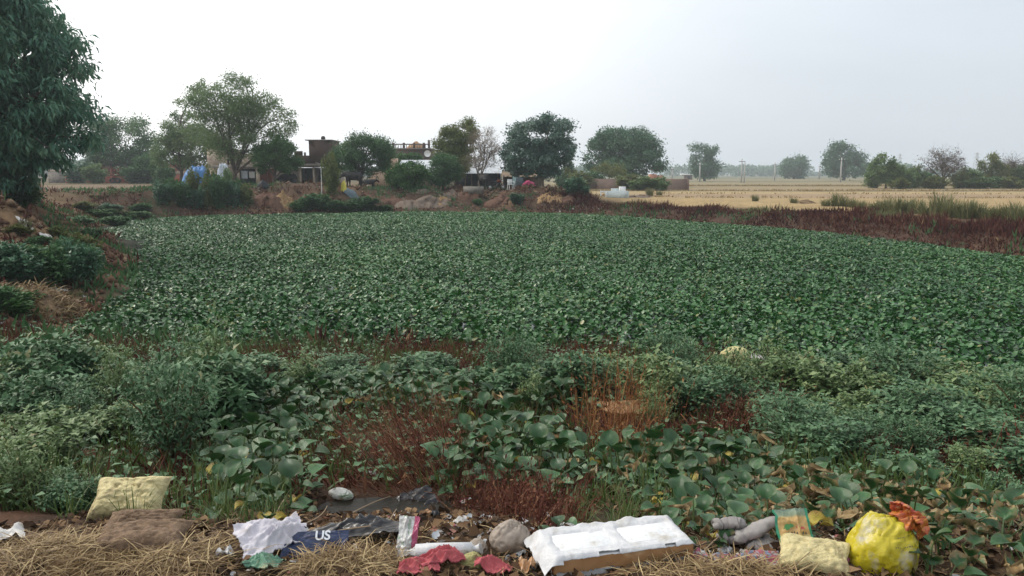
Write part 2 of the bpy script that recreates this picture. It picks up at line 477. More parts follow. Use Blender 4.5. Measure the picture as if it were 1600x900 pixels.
def leaves(mb, P, D, N, L, W, tmpl, tint, mat=0):
    P = np.asarray(P, float); n = len(P)
    if n == 0:
        return
    D = nrm(np.asarray(D, float)); N = np.asarray(N, float)
    S = nrm(np.cross(D, N)); N = np.cross(S, D)
    tv, tf = tmpl
    L = np.broadcast_to(np.asarray(L, float), (n,)); W = np.broadcast_to(np.asarray(W, float), (n,))
    V = (P[:, None, :] + D[:, None, :] * (tv[None, :, 0] * L[:, None])[..., None]
         + S[:, None, :] * (tv[None, :, 1] * W[:, None])[..., None] + N[:, None, :] * (tv[None, :, 2] * L[:, None])[..., None])
    k = len(tv)
    ti = np.repeat(np.broadcast_to(np.asarray(tint, float), (n,)), k)
    off = (np.arange(n) * k)[:, None, None]
    groups = {}
    for f in tf:
        groups.setdefault(len(f), []).append(f)
    first = True
    for fl in groups.values():
        fa = (np.array(fl)[None] + off).reshape(-1, len(fl[0]))
        if first:
            mb.add(V.reshape(-1, 3), fa, ti, mat); base = mb.n - n * k; first = False
        else:
            mb.f.append(fa + base); mb.mi.append(mat)

def rdir(n, r=rng):
    return nrm(r.normal(size=(n, 3)))

# ------------------------------------------------------------------ the ground, one sheet to the horizon
def build_ground():
    tx = np.linspace(-7.0, 7.0, 310); xs = 2.6 * np.sinh(tx)
    ty = np.linspace(0, 7.3, 330); ys = -2.0 + 3.4 * np.sinh(ty)
    X, Y = np.meshgrid(xs, ys)
    Z = T(X, Y)
    nx, ny = len(xs), len(ys)
    i = np.arange(ny - 1)[:, None] * nx; j = np.arange(nx - 1)[None, :]
    Fq = np.stack([i + j, i + j + 1, i + nx + j + 1, i + nx + j], -1).reshape(-1, 4)
    mb = MB(); mb.add(np.stack([X, Y, Z], -1).reshape(-1, 3), Fq)
    d = pond_sd(X, Y)
    near = 1 - sstep(11, 17, Y)
    right = sstep(-3, 5, X - 4 - np.maximum(0, 63 - Y) * 0.456)
    def mix(a, b, t):
        return a * (1 - t[..., None]) + np.array(b) * t[..., None]
    n1 = fbm(X * 0.22, Y * 0.22, 21); n2 = fbm(X * 0.9, Y * 0.9, 22); n3 = fbm(X * 0.06, Y * 0.12, 23)
    c = np.zeros(X.shape + (3,)) + np.array((0.080, 0.050, 0.034))
    c = mix(c, (0.155, 0.098, 0.058), sstep(0.50, 0.66, n1))
    c = mix(c, (0.085, 0.048, 0.036), sstep(0.55, 0.7, n2) * 0.8)
    c = mix(c, (0.075, 0.085, 0.040), sstep(0.58, 0.7, fbm(X * 0.5, Y * 0.5, 31)) * 0.6)
    c = mix(c, (0.225, 0.145, 0.082), sstep(0.40, 0.56, fbm(X * 0.33, Y * 0.33, 34)) * sstep(-9, -14, X) * (1 - sstep(48, 60, Y)) * 0.9)
    # the trodden yard above the far bank
    c = mix(c, (0.22, 0.165, 0.115), sstep(10, 14, d) * (1 - right) * (1 - near) * 0.7)
    # reaped fields in parcels
    yy = Y + 4 * (n3 - 0.5) + 0.06 * X
    fld = np.zeros(X.shape + (3,)) + np.array((0.46, 0.335, 0.17))
    for a, b_, col in [(74, 88, (0.40, 0.29, 0.18)), (88, 101, (0.47, 0.355, 0.19)), (101, 106, (0.20, 0.17, 0.10)), (106, 140, (0.37, 0.29, 0.17)),
                       (140, 150, (0.19, 0.175, 0.10)), (150, 210, (0.34, 0.28, 0.165)), (210, 235, (0.20, 0.19, 0.11)), (235, 360, (0.30, 0.26, 0.16)),
                       (360, 3000, (0.20, 0.20, 0.12))]:
        fld = mix(fld, col, sstep(a - 0.8, a + 0.8, yy) * (1 - sstep(b_ - 0.8, b_ + 0.8, yy)))
    fld = fld * 0.72 * (0.85 + 0.3 * n2)[..., None]
    c = mix(c, (0.070, 0.042, 0.030), right * (1 - near))
    t = right * sstep(5.2, 7.2, d + 3 * (n1 - 0.5)) * (1 - near)
    c = c * (1 - t[..., None]) + fld * t[..., None]
    t = (1 - right) * sstep(40, 60, d)
    c = c * (1 - t[..., None]) + (fld * 0.5) * t[..., None]
    # the bank we stand on: dark wet soil low down, dry litter on the crest
    cn = np.zeros(X.shape + (3,)) + np.array((0.052, 0.034, 0.024))
    cn = mix(cn, (0.085, 0.045, 0.028), sstep(0.45, 0.65, fbm(X * 1.8, Y * 1.8, 41)))
    cn = mix(cn, (0.045, 0.060, 0.024), sstep(0.5, 0.66, fbm(X * 1.1, Y * 1.1, 43)) * sstep(5, 7, Y))
    cn = mix(cn, (0.105, 0.070, 0.042), (1 - sstep(3.3, 4.0, Y + 1.2 * (fbm(X * 1.5, Y * 1.5, 44) - 0.5))))
    c = c * (1 - near[..., None]) + cn * near[..., None]
    c = mix(c, (0.020, 0.024, 0.016), (d < -0.1) * (1 - near))
    me = mb.mesh('ground', [], True)
    a = me.color_attributes.new('soil', 'FLOAT_COLOR', 'POINT')
    a.data.foreach_set('color', np.concatenate([c.reshape(-1, 3), np.ones((c.size // 3, 1))], 1).astype(np.float32).ravel())
    m, nt, b = new_mat('ground')
    at = nt.nodes.new("ShaderNodeAttribute"); at.attribute_name = 'soil'
    tc = nt.nodes.new("ShaderNodeTexCoord")
    res = []
    for sc, lo, hi in ((2.2, 0.72, 1.28), (34.0, 0.66, 1.34)):
        nz = nt.nodes.new("ShaderNodeTexNoise"); nz.inputs['Scale'].default_value = sc; nz.inputs['Detail'].default_value = 8; nz.inputs['Roughness'].default_value = 0.65
        nt.links.new(tc.outputs['Object'], nz.inputs[0])
        mr = nt.nodes.new("ShaderNodeMapRange"); mr.inputs[1].default_value = 0.3; mr.inputs[2].default_value = 0.7; mr.inputs[3].default_value = lo; mr.inputs[4].default_value = hi
        nt.links.new(nz.outputs[0], mr.inputs[0]); res.append((nz, mr))
    ml = nt.nodes.new("ShaderNodeMath"); ml.operation = 'MULTIPLY'
    nt.links.new(res[0][1].outputs[0], ml.inputs[0]); nt.links.new(res[1][1].outputs[0], ml.inputs[1])
    vm = nt.nodes.new("ShaderNodeVectorMath"); vm.operation = 'SCALE'
    nt.links.new(at.outputs['Color'], vm.inputs[0]); nt.links.new(ml.outputs[0], vm.inputs['Scale'])
    nt.links.new(vm.outputs[0], b.inputs['Base Color'])
    b.inputs['Roughness'].default_value = 0.95; b.inputs['Specular IOR Level'].default_value = 0.1
    bp = nt.nodes.new("ShaderNodeBump"); bp.inputs['Strength'].default_value = 0.8; bp.inputs['Distance'].default_value = 0.06
    nt.links.new(res[0][0].outputs[0], bp.inputs['Height'])
    bp2 = nt.nodes.new("ShaderNodeBump"); bp2.inputs['Strength'].default_value = 0.7; bp2.inputs['Distance'].default_value = 0.015
    nt.links.new(res[1][0].outputs[0], bp2.inputs['Height']); nt.links.new(bp.outputs[0], bp2.inputs['Normal'])
    nt.links.new(bp2.outputs[0], b.inputs['Normal'])
    me.materials.append(m)
    tag(link('ground', me), kind='structure')
build_ground()

def water_mat(name, col, rough, bump, spec=0.5):
    m, nt, b = new_mat(name)
    b.inputs['Base Color'].default_value = (*col, 1)
    b.inputs['Roughness'].default_value = rough
    b.inputs['Specular IOR Level'].default_value = spec
    tc = nt.nodes.new("ShaderNodeTexCoord")
    nz = nt.nodes.new("ShaderNodeTexNoise"); nz.inputs['Scale'].default_value = 7; nz.inputs['Detail'].default_value = 5
    nt.links.new(tc.outputs['Object'], nz.inputs[0])
    bp = nt.nodes.new("ShaderNodeBump"); bp.inputs['Strength'].default_value = bump; bp.inputs['Distance'].default_value = 0.02
    nt.links.new(nz.outputs[0], bp.inputs['Height']); nt.links.new(bp.outputs[0], b.inputs['Normal'])
    return m

def sheet(name, outline, z, mat, kind):
    me = bpy.data.meshes.new(name)
    bm = bmesh.new()
    f = bm.faces.new([bm.verts.new((x, y, z)) for x, y in outline])
    bmesh.ops.triangulate(bm, faces=[f])
    bmesh.ops.recalc_face_normals(bm, faces=bm.faces[:])
    for q in bm.faces:
        if q.normal.z < 0:
            q.normal_flip()
    bm.to_mesh(me); bm.free()
    me.materials.append(mat)
    return tag(link(name, me), kind=kind)

ctr = POND.mean(0)
sheet('pond_water', [(x + 0.25 * (x - ctr[0]) / 30, y + 0.25 * (y - ctr[1]) / 30) for x, y in POND], -0.33, water_mat('pond_water', (0.008, 0.012, 0.006), 0.12, 0.1), 'structure')
sheet('stagnant_water', [(PUD[0] + 0.72 * math.cos(a) * (1 + 0.12 * math.sin(3 * a)), PUD[1] + 0.45 * math.sin(a)) for a in np.linspace(0, 2 * np.pi, 28, endpoint=False)],
      Tz(*PUD) + 0.15, water_mat('stagnant_water', (0.020, 0.017, 0.011), 0.35, 0.6, 0.12), 'structure')

# ------------------------------------------------------------------ the floating mat that covers the pond
def in_view(x, y, pad=1.06):
    return np.abs(x) < (800 * pad / F) * (y * CP + 3.2 * SP) + 1.5

def rosettes(mb, px, py, pz, nl, r, L, tmpl, tintbase, seed, up=0.6):
    """plants of nl blades each, leaning outward"""
    g = np.random.default_rng(seed)
    n = len(px)
    k = n * nl
    phi = np.repeat(g.uniform(0, 6.28, n), nl) + np.tile(np.arange(nl) * 2.399, n) + g.normal(0, 0.25, k)
    rad = np.repeat(r * g.uniform(0.6, 1.2, n), nl) * np.sqrt(np.tile((np.arange(nl) + 0.5) / nl, n))
    hh = g.uniform(-0.5, 0.5, k) * 0.20 - (rad / (r + 1e-6)) * 0.05
    P = np.stack([np.repeat(px, nl) + np.cos(phi) * rad, np.repeat(py, nl) + np.sin(phi) * rad, np.repeat(pz, nl) + hh], -1)
    tilt = g.normal(0.50, 0.48, k)          # how far the blade stands up
    psi = phi + g.normal(0, 0.7, k)
    D = np.stack([np.cos(psi) * np.cos(tilt), np.sin(psi) * np.cos(tilt), np.sin(tilt)], -1)
    N = np.stack([-np.cos(psi) * np.sin(tilt), -np.sin(psi) * np.sin(tilt), np.cos(tilt)], -1) + g.normal(0, 0.25, (k, 3))
    Ls = L * g.uniform(0.65, 1.25, k)
    ti = np.clip(np.repeat(tintbase, nl) + g.normal(0, 0.23, k), 0, 0.78)
    ti = np.where(g.random(k) < 0.025, 1.0, ti)
    leaves(mb, P - D * (Ls * 0.5)[:, None], D, N, Ls, Ls * g.uniform(0.8, 1.0, k), tmpl, ti)

def build_mat():
    mb = MB()
    for (y0, y1, dens, nl, r, L, tm, sd) in [(9, 20, 34, 8, 0.145, 0.103, L_ROUND, 1), (20, 33, 36, 8, 0.145, 0.108, L_CUP, 2), (33, 48, 31, 7, 0.15, 0.104, L_DIAMOND, 3), (48, 68, 26, 7, 0.17, 0.120, L_DIAMOND, 4)]:
        x0, x1 = -34, 34
        n = int((x1 - x0) * (y1 - y0) * dens)
        g = np.random.default_rng(sd)
        x = g.uniform(x0, x1, n); y = g.uniform(y0, y1, n)
        d = pond_sd(x, y)
        edge = 0.5 * (fbm(x * 0.8, y * 0.8, 51) - 0.5) * 3
        k = (d < 0.0 + edge * np.where(y < 18, 0.8, 0.35)) & in_view(x, y)
        x, y, d = x[k], y[k], d[k]
        h = fbm(x * 0.35, y * 0.35, 53)
        z = -0.13 + 0.16 * (h - 0.5) + 0.10 * (fbm(x * 1.6, y * 1.6, 54) - 0.5) - 0.10 * np.exp(d / 0.7)
        t0 = 0.40 + 0.5 * (fbm(x * 0.16, y * 0.1, 55) - 0.5) + 0.5 * (fbm(x * 0.9, y * 0.9, 56) - 0.5)
        rosettes(mb, x, y, z, nl, r, L, tm, t0, sd + 10)
    o = mb.obj('water_hyacinth_mat', M['hya'], smooth=True)
    tag(o, 'dense mat of green water hyacinth covering the whole pond', 'hyacinth mat', kind='stuff')
build_mat()

# ------------------------------------------------------------------ trees
def bez(p0, p1, p2, k):
    t = np.linspace(0, 1, k)[:, None]
    return (1 - t) ** 2 * p0 + 2 * t * (1 - t) * p1 + t ** 2 * p2

def make_tree(name, label, cat, Y, ub, lobes, leafmat, leaf=0.16, aspect=0.5, count=14000, clumps=60, rc=0.24, trunk_r=0.16, seed=1,
              bark='bark', group=None, droop=0.35, tmpl=None, twigs=0, fork=0.35, lean=0.0, branches=26, shell=0.5, vb=None):
    g = np.random.default_rng(seed)
    if twigs < 5:
        count = int(count * 1.35); leaf *= 1.12
    base = Vector((Xy(ub, Y), Y, 0)); base.z = Tz(base.x, Y) - 0.1
    if vb is not None:
        base.z = Zy(vb, Y)
    root = thing(name, label, cat, base, 0, group)
    b = np.array(base)
    lob = []
    for q in lobes:
        u, v, ru, rv = q[:4]
        dy = q[4] if len(q) > 4 else g.uniform(-0.35, 0.35) * ru * pxm(Y)
        c = np.array(at_y(u, v, Y)); c[1] += dy
        lob.append((c - b, np.array([ru, ru * 0.95, rv]) * pxm(Y) * 1.1))
    wts = np.array([(l[1].prod()) ** 0.62 for l in lob]); wts /= wts.sum()
    # clump centres
    ci = g.choice(len(lob), clumps, p=wts)
    dirs = rdir(clumps, g)
    rf = shell + (1 - shell) * g.random(clumps) ** 0.5
    cc = np.array([lob[i][0] for i in ci]) + dirs * rf[:, None] * np.array([lob[i][1] for i in ci])
    crad = np.array([lob[i][1].mean() for i in ci]) * rc * g.uniform(0.7, 1.4, clumps)
    # leaves
    mb = MB()
    wt = crad ** 2; wt /= wt.sum()
    li = g.choice(clumps, count, p=wt)
    off = g.normal(0, 0.55, (count, 3)) * crad[li][:, None] * np.array([1, 1, 0.72])
    P = cc[li] + off
    D = nrm(nrm(off) * 0.7 + g.normal(0, 0.6, (count, 3)) + np.array([0, 0, -droop]))
    N = nrm(g.normal(0, 0.6, (count, 3)) + np.array([0, 0, 0.9]) + 0.3 * nrm(off))
    L = leaf * g.uniform(0.6, 1.35, count)
    ct = g.normal(0.5, 0.16, clumps)
    ti = np.clip(ct[li] + g.normal(0, 0.17, count), 0, 1)
    leaves(mb, P, D, N, L, L * aspect, tmpl or L_DIAMOND, ti)
    cr = mb.obj('crown', M[leafmat], root)
    cr['kind'] = 'stuff'
    # trunk, limbs and boughs
    tb = MB()
    cen = sum(l[0] * w for l, w in zip(lob, wts))
    H = cen[2]
    fz = H * fork
    top = np.array([cen[0] * fork * 0.8 + lean, cen[1] * 0.3, fz])
    k = 6
    tp = bez(np.zeros(3), np.array([top[0] * 0.3 - lean * 0.2, 0, fz * 0.5]), top, k)
    tp[1:-1, :2] += g.normal(0, trunk_r * 0.25, (k - 2, 2))
    tube(tb, np.vstack([tp[0] - [0, 0, 0.3], tp]), np.concatenate([[trunk_r * 1.5], np.linspace(trunk_r * 1.25, trunk_r * 0.85, k)]), 8)
    ends = []
    for l, w in zip(lob, wts):
        e = l[0]
        mid = (top + e) / 2 + np.array([0, 0, 0.12 * np.linalg.norm(e - top)]) + g.normal(0, 0.1, 3) * np.linalg.norm(e - top)
        bp = bez(top, mid, e, 6)
        tube(tb, bp, np.linspace(trunk_r * 0.62, trunk_r * 0.22, 6), 6)
        ends.append(bp)
    order = g.permutation(clumps)[:branches]
    for i in order:
        bp = ends[ci[i]]
        s = bp[g.integers(2, 6)]
        e = cc[i]
        mid = (s + e) / 2 + g.normal(0, 0.14, 3) * np.linalg.norm(e - s)
        q = bez(s, mid, e, 4)
        tube(tb, q, np.linspace(trunk_r * 0.24, trunk_r * 0.06, 4), 4, cap=False)
        if twigs:
            for _ in range(twigs):
                d = nrm(g.normal(0, 1, 3) + nrm(e - s) * 0.8 + np.array([0, 0, 0.35]))
                p = q[g.integers(1, 4)]
                ln = crad[i] * g.uniform(0.7, 1.9)
                pts = bez(p, p + d * ln * 0.5 + g.normal(0, 0.12, 3) * ln, p + d * ln, 3)
                tube(tb, pts, np.linspace(trunk_r * 0.07, trunk_r * 0.03, 3), 3, cap=False)
                for _k in range(2):
                    d2 = nrm(d + g.normal(0, 0.7, 3)); pp = pts[g.integers(1, 3)]
                    tube(tb, [pp, pp + d2 * ln * 0.6], [trunk_r * 0.04, trunk_r * 0.02], 3, cap=False)
    tb.obj('trunk', M[bark], root, smooth=True)
    return root

make_tree('mango_tree', 'big dark drooping leafed tree hanging low over the rubbish strewn bank', 'tree', 31, -60,
          [(-10, 100, 108, 110), (38, 180, 80, 76), (-80, 60, 130, 120), (-90, 210, 130, 105), (5, 5, 44, 44), (-8, 228, 76, 54), (86, 142, 38, 54), (-20, 258, 76, 40), (-90, 275, 90, 40)],
          't_mango', leaf=0.29, aspect=0.28, count=46000, clumps=480, rc=0.16, trunk_r=0.34, seed=5, droop=0.9, tmpl=L_FOLD, branches=60, shell=0.72, fork=0.3)
make_tree('neem_tree', 'mid green round tree behind the red compound wall and farm trailer', 'tree', 128, 204,
          [(196, 222, 50, 34), (165, 238, 36, 24), (230, 234, 24, 28), (200, 250, 44, 16), (140, 215, 30, 30)], 't_mid', leaf=0.36, count=15000, clumps=110, rc=0.26, trunk_r=0.3, seed=6)
make_tree('neem_tree', 'light tree with a bare dead branch and small leafy top beside blue tarpaulin', 'tree', 96, 283,
          [(285, 196, 25, 34), (300, 228, 36, 28), (268, 232, 24, 24), (312, 142, 15, 18), (255, 245, 20, 16)], 't_light', leaf=0.24, count=15000, clumps=90, rc=0.26, trunk_r=0.22, seed=7, twigs=2, fork=0.3)
make_tree('acacia_tree', 'tall airy pale green tree with forked dark trunk before the cream house', 'tree', 78, 366,
          [(370, 165, 62, 38), (338, 196, 48, 42), (402, 196, 54, 38), (433, 186, 26, 26), (378, 226, 58, 24), (328, 160, 28, 28), (350, 142, 24, 18), (395, 142, 24, 16), (440, 212, 18, 18)],
          't_light', leaf=0.19, aspect=0.45, count=25000, clumps=210, rc=0.2, trunk_r=0.2, seed=8, twigs=3, branches=70, fork=0.22, shell=0.45)
make_tree('neem_tree', 'low dense dark green tree shading the tethered buffalo by the brick tower house', 'tree', 75, 428,
          [(432, 240, 31, 20), (408, 254, 18, 13), (452, 256, 17, 13), (425, 228, 18, 10)], 't_bright', leaf=0.17, count=14000, clumps=90, rc=0.27, trunk_r=0.16, seed=9)
make_tree('neem_tree', 'dense rounded green tree shading a buffalo and its calf', 'tree', 77, 562,
          [(568, 240, 39, 27), (546, 250, 23, 21), (594, 250, 20, 19), (553, 220, 14, 11), (580, 222, 14, 10), (540, 232, 12, 12)], 't_mid', leaf=0.17, count=19000, clumps=120, rc=0.24, trunk_r=0.18, seed=10, fork=0.45)
make_tree('bushy_tree', 'low spreading leafy tree hiding the foot of the corrugated roofs', 'tree', 71, 636,
          [(640, 274, 27, 18), (620, 284, 17, 15), (655, 284, 14, 14), (635, 262, 14, 8)], 't_bright', leaf=0.2, aspect=0.42, count=9000, clumps=70, rc=0.26, trunk_r=0.1, seed=11, fork=0.3)
make_tree('yard_tree', 'small flat topped bright green tree in front of brick parapet house', 'tree', 92, 640,
          [(640, 247, 16, 4), (628, 249, 10, 4), (652, 249, 10, 4)], 't_bright', leaf=0.2, count=5000, clumps=40, rc=0.35, trunk_r=0.1, seed=12)
make_tree('sissoo_tree', 'tall yellowish green weeping tree beside the pale bare tree', 'tree', 80, 712,
          [(722, 204, 22, 17), (704, 230, 22, 26), (728, 228, 13, 24), (710, 256, 22, 18)], 't_yel', leaf=0.18, count=17000, clumps=150, rc=0.28, trunk_r=0.14, seed=13, droop=0.9, twigs=1)
make_tree('bushy_tree', 'compact rounded green tree between the corrugated roofs and soil heaps', 'tree', 73, 693,
          [(693, 264, 21, 19), (690, 276, 20, 12), (706, 268, 12, 15)], 't_mid', leaf=0.16, count=9000, clumps=60, rc=0.28, trunk_r=0.1, seed=14)
make_tree('bare_tree', 'pale nearly leafless tree with fine twigs before the open cattle shed', 'tree', 74, 748,
          [(756, 222, 24, 20), (768, 236, 16, 18), (742, 238, 14, 16), (752, 252, 22, 12)], 't_bare', leaf=0.11, count=3200, clumps=100, rc=0.26, trunk_r=0.12, seed=15, bark='palebark', twigs=7, branches=95, fork=0.3)
make_tree('peepal_tree', 'large glossy grey green tree over the yard with pink bundle', 'tree', 73, 845,
          [(848, 212, 42, 27), (816, 243, 29, 28), (872, 242, 25, 28), (842, 254, 36, 20), (858, 196, 20, 14), (826, 204, 22, 16), (888, 226, 10, 16), (806, 262, 18, 12)],
          't_peepal', leaf=0.18, aspect=0.7, count=24000, clumps=170, rc=0.22, trunk_r=0.17, seed=16, fork=0.35, bark='palebark')
make_tree('banyan_tree', 'big dome shaped dark green tree behind the long brick wall', 'tree', 132, 968,
          [(975, 226, 46, 26), (936, 246, 23, 24), (1012, 248, 23, 22), (957, 216, 24, 14), (985, 254, 46, 16), (995, 212, 26, 13), (945, 230, 22, 18), (1020, 238, 16, 16)],
          't_dark', leaf=0.34, count=24000, clumps=170, rc=0.22, trunk_r=0.32, seed=17, fork=0.3)
make_tree('shrubby_tree', 'small brownish tree leaning at the foot of the dome shaped tree', 'tree', 118, 950,
          [(960, 264, 20, 10), (940, 266, 14, 8)], 't_yel', leaf=0.2, count=2600, clumps=40, rc=0.3, trunk_r=0.1, seed=18, twigs=3)
make_tree('eucalyptus_tree', 'tall loose grey green tree beside the small white roofed field hut', 'tree', 235, 1101,
          [(1097, 243, 16, 20), (1110, 238, 12, 14), (1104, 262, 21, 12), (1088, 258, 12, 12)], 't_dark', leaf=0.5, count=7000, clumps=75, rc=0.3, trunk_r=0.35, seed=19)
make_tree('field_tree', 'small round lone tree on a short trunk out in the fields', 'tree', 340, 1240,
          [(1240, 261, 20, 13), (1232, 265, 12, 9), (1250, 266, 12, 8)], 't_dark', leaf=0.8, count=5000, clumps=60, rc=0.3, trunk_r=0.5, seed=20)
make_tree('mango_tree', 'broad dark domed grove tree on the plain behind a utility pole', 'tree', 265, 1318,
          [(1316, 243, 24, 18), (1344, 257, 18, 15), (1302, 260, 15, 14), (1326, 258, 24, 16)], 't_dark', leaf=0.65, count=10000, clumps=90, rc=0.26, trunk_r=0.5, seed=21)
make_tree('babul_tree', 'light green young tree at the edge of the reaped field', 'tree', 118, 1384,
          [(1380, 258, 16, 13), (1396, 266, 13, 12), (1372, 272, 14, 10), (1388, 276, 18, 9)], 't_light', leaf=0.3, count=7000, clumps=70, rc=0.3, trunk_r=0.14, seed=22)
make_tree('bare_tree', 'leafless reddish grey thorn tree with spreading twigs above field edge scrub', 'tree', 118, 1474,
          [(1476, 248, 27, 14), (1452, 260, 14, 9), (1494, 258, 13, 12), (1478, 262, 22, 8)], 't_redbare', leaf=0.2, count=2600, clumps=90, rc=0.26, trunk_r=0.2, seed=23, twigs=7, branches=85, fork=0.35)
make_tree('babul_tree', 'dull green thorn tree with brown twiggy top on the field edge', 'tree', 122, 1550,
          [(1548, 256, 14, 12), (1556, 270, 16, 12)], 't_yel', leaf=0.26, count=3600, clumps=50, rc=0.3, trunk_r=0.15, seed=24, twigs=3)
make_tree('bare_tree', 'leafless dark thorn tree standing past the dull green thorn tree', 'tree', 124, 1574,
          [(1580, 254, 22, 11), (1568, 262, 12, 8), (1598, 258, 14, 10)], 't_redbare', leaf=0.18, count=900, clumps=60, rc=0.26, trunk_r=0.18, seed=25, twigs=7, branches=58, fork=0.4)

def far_woods():
    g = np.random.default_rng(77)
    mb = MB()
    spans = [(860, 960, 620, 262), (1030, 1262, 720, 258), (1140, 1235, 690, 260), (1255, 1300, 800, 270), (1340, 1420, 560, 256), (1400, 1600, 640, 266), (540, 720, 500, 262), (60, 300, 420, 250), (1600, 1800, 640, 264), (-200, 60, 420, 250)]
    for u0, u1, Y, vt in spans:
        n = int((u1 - u0) * 17)
        u = g.uniform(u0, u1, n)
        top = Zy(vt, Y); gz = 0.9
        hh = (0.62 + 0.55 * fbm(u * 0.16, u * 0 + Y, 91)) * (top - gz)
        k = g.random(n) ** 0.6
        P = np.stack([(u - 800) / F * Y, Y + g.uniform(-12, 12, n), gz + hh * k], -1)
        L = g.uniform(1.5, 3.0, n)
        leaves(mb, P, rdir(n, g), nrm(g.normal(0, 0.5, (n, 3)) + [0, -0.3, 0.7]), L, L * 0.7, L_DIAMOND, np.clip(g.normal(0.5, 0.22, n), 0, 1))
    tag(mb.obj('distant_woods', M['t_dark']), 'low hazy line of woods closing the plain at the horizon', 'woods', kind='stuff')
far_woods()

# ------------------------------------------------------------------ shrubs and weed bushes
def bush_parts(seed, R, H, n, leaf, aspect, stems=7, tmpl=L_FOLD, whorl=True, up=0.25):
    """leafy sprays on stems that fan out from one foot: returns a foliage mesh and a stem mesh of radius R and height H"""
    g = np.random.default_rng(seed)
    fb, sb = MB(), MB()
    tips = []
    for i in range(stems):
        a = i * 2.399 + g.normal(0, 0.3); r = R * math.sqrt((i + 0.6) / stems) * g.uniform(0.75, 1.05)
        e = np.array([math.cos(a) * r, math.sin(a) * r, H * (1 - 0.55 * (r / R) ** 2) * g.uniform(0.72, 1.08)])
        q = bez(np.zeros(3), np.array([e[0] * 0.35, e[1] * 0.35, e[2] * 0.65]), e, 5)
        tube(sb, q, np.linspace(0.012, 0.004, 5) * (H / 0.6) ** 0.5, 4, tint=g.random(), cap=False)
        tips.append((q, e))
    m = max(8, n // (stems * 24))
    Ps, Ds, Ns, Ls, Ts = [], [], [], [], []
    for q, e in tips:
        for j in range(m * 4):
            t = g.random() ** 0.6
            k = min(3, int(t * 4)); p = q[k] + (q[k + 1] - q[k]) * (t * 4 - k)
            d = nrm(g.normal(0, 1, 3) + np.array([0, 0, 0.5]) + nrm(np.array([e[0], e[1], 0]) + 1e-3) * 0.5)
            c = p + d * R * g.uniform(0.10, 0.42)
            c[2] = max(c[2], 0.04 * H)
            kk = 6
            ph = np.arange(kk) * 1.05 + g.uniform(0, 6.3)
            tilt = g.normal(up, 0.35, kk)
            D = np.stack([np.cos(ph) * np.cos(tilt), np.sin(ph) * np.cos(tilt), np.sin(tilt)], -1) + d * 0.35
            Ps.append(c + g.normal(0, leaf * 0.25, (kk, 3))); Ds.append(D)
            Ns.append(np.array([0, 0, 1.0]) + g.normal(0, 0.3, (kk, 3)))
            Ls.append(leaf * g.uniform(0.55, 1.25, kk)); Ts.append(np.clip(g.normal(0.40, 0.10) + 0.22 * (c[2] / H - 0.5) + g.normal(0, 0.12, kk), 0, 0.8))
    L = np.concatenate(Ls)
    ti = np.concatenate(Ts); ti = np.where(g.random(len(ti)) < 0.02, 1.0, ti)
    leaves(fb, np.concatenate(Ps), np.concatenate(Ds), np.concatenate(Ns), L, L * aspect, tmpl, ti)
    return fb, sb

WEED = []
for i in range(6):
    fb, sb = bush_parts(200 + i, 0.5, 0.55, [3600, 3000, 3800, 2800, 3400, 3200][i], [0.085, 0.07, 0.10, 0.06, 0.08, 0.075][i], 0.55, stems=[9, 8, 10, 8, 9, 9][i])
    WEED.append((fb.mesh('foliage', M['weed2' if i in (1, 4) else 'weed']), sb.mesh('stem', M['weedstem'])))
for i in range(2):          # leggy, thin kinds with bare stalks
    fb, sb = bush_parts(260 + i, 0.5, 0.62, 1300, 0.062, 0.42, stems=13, up=0.35)
    WEED.append((fb.mesh('foliage', M['weed2' if i else 'weed']), sb.mesh('stem', M['weedstem'])))
SHRUB = []
for i, mt in enumerate(['t_mid', 't_dark', 't_yel', 't_light', 't_bright']):
    fb, sb = bush_parts(300 + i, 0.5, 0.55, 3600, 0.10, 0.55, stems=9, tmpl=L_DIAMOND, up=0.1)
    SHRUB.append((fb.mesh('foliage', M[mt]), sb.mesh('stem', M['bark'])))

def put_bush(name, label, cat, protos, k, loc, rx, rz, group=None):
    o = thing(name, label, cat, loc, random.uniform(0, 6.28), group)
    o.scale = (rx / 0.5, rx / 0.5, rz / 0.55)
    f = link('foliage', protos[k][0], o); f['kind'] = 'stuff'
    link('stem', protos[k][1], o)
    return o

def shrub_px(name, label, cat, k, u, vbase, wpx, hpx, group=None, protos=None):
    p = gp(u, vbase)
    return put_bush(name, label, cat, protos or SHRUB, k, (p.x, p.y, p.z - 0.04), wpx * 0.5 * pxm(p.y), hpx * pxm(p.y), group)

def shrub_y(name, label, cat, k, u, vtop, wpx, Y, group=None):
    x = Xy(u, Y); z = Tz(x, Y) - 0.05
    return put_bush(name, label, cat, SHRUB, k, (x, Y, z), wpx * 0.5 * pxm(Y), max(0.4, Zy(vtop, Y) - z), group)

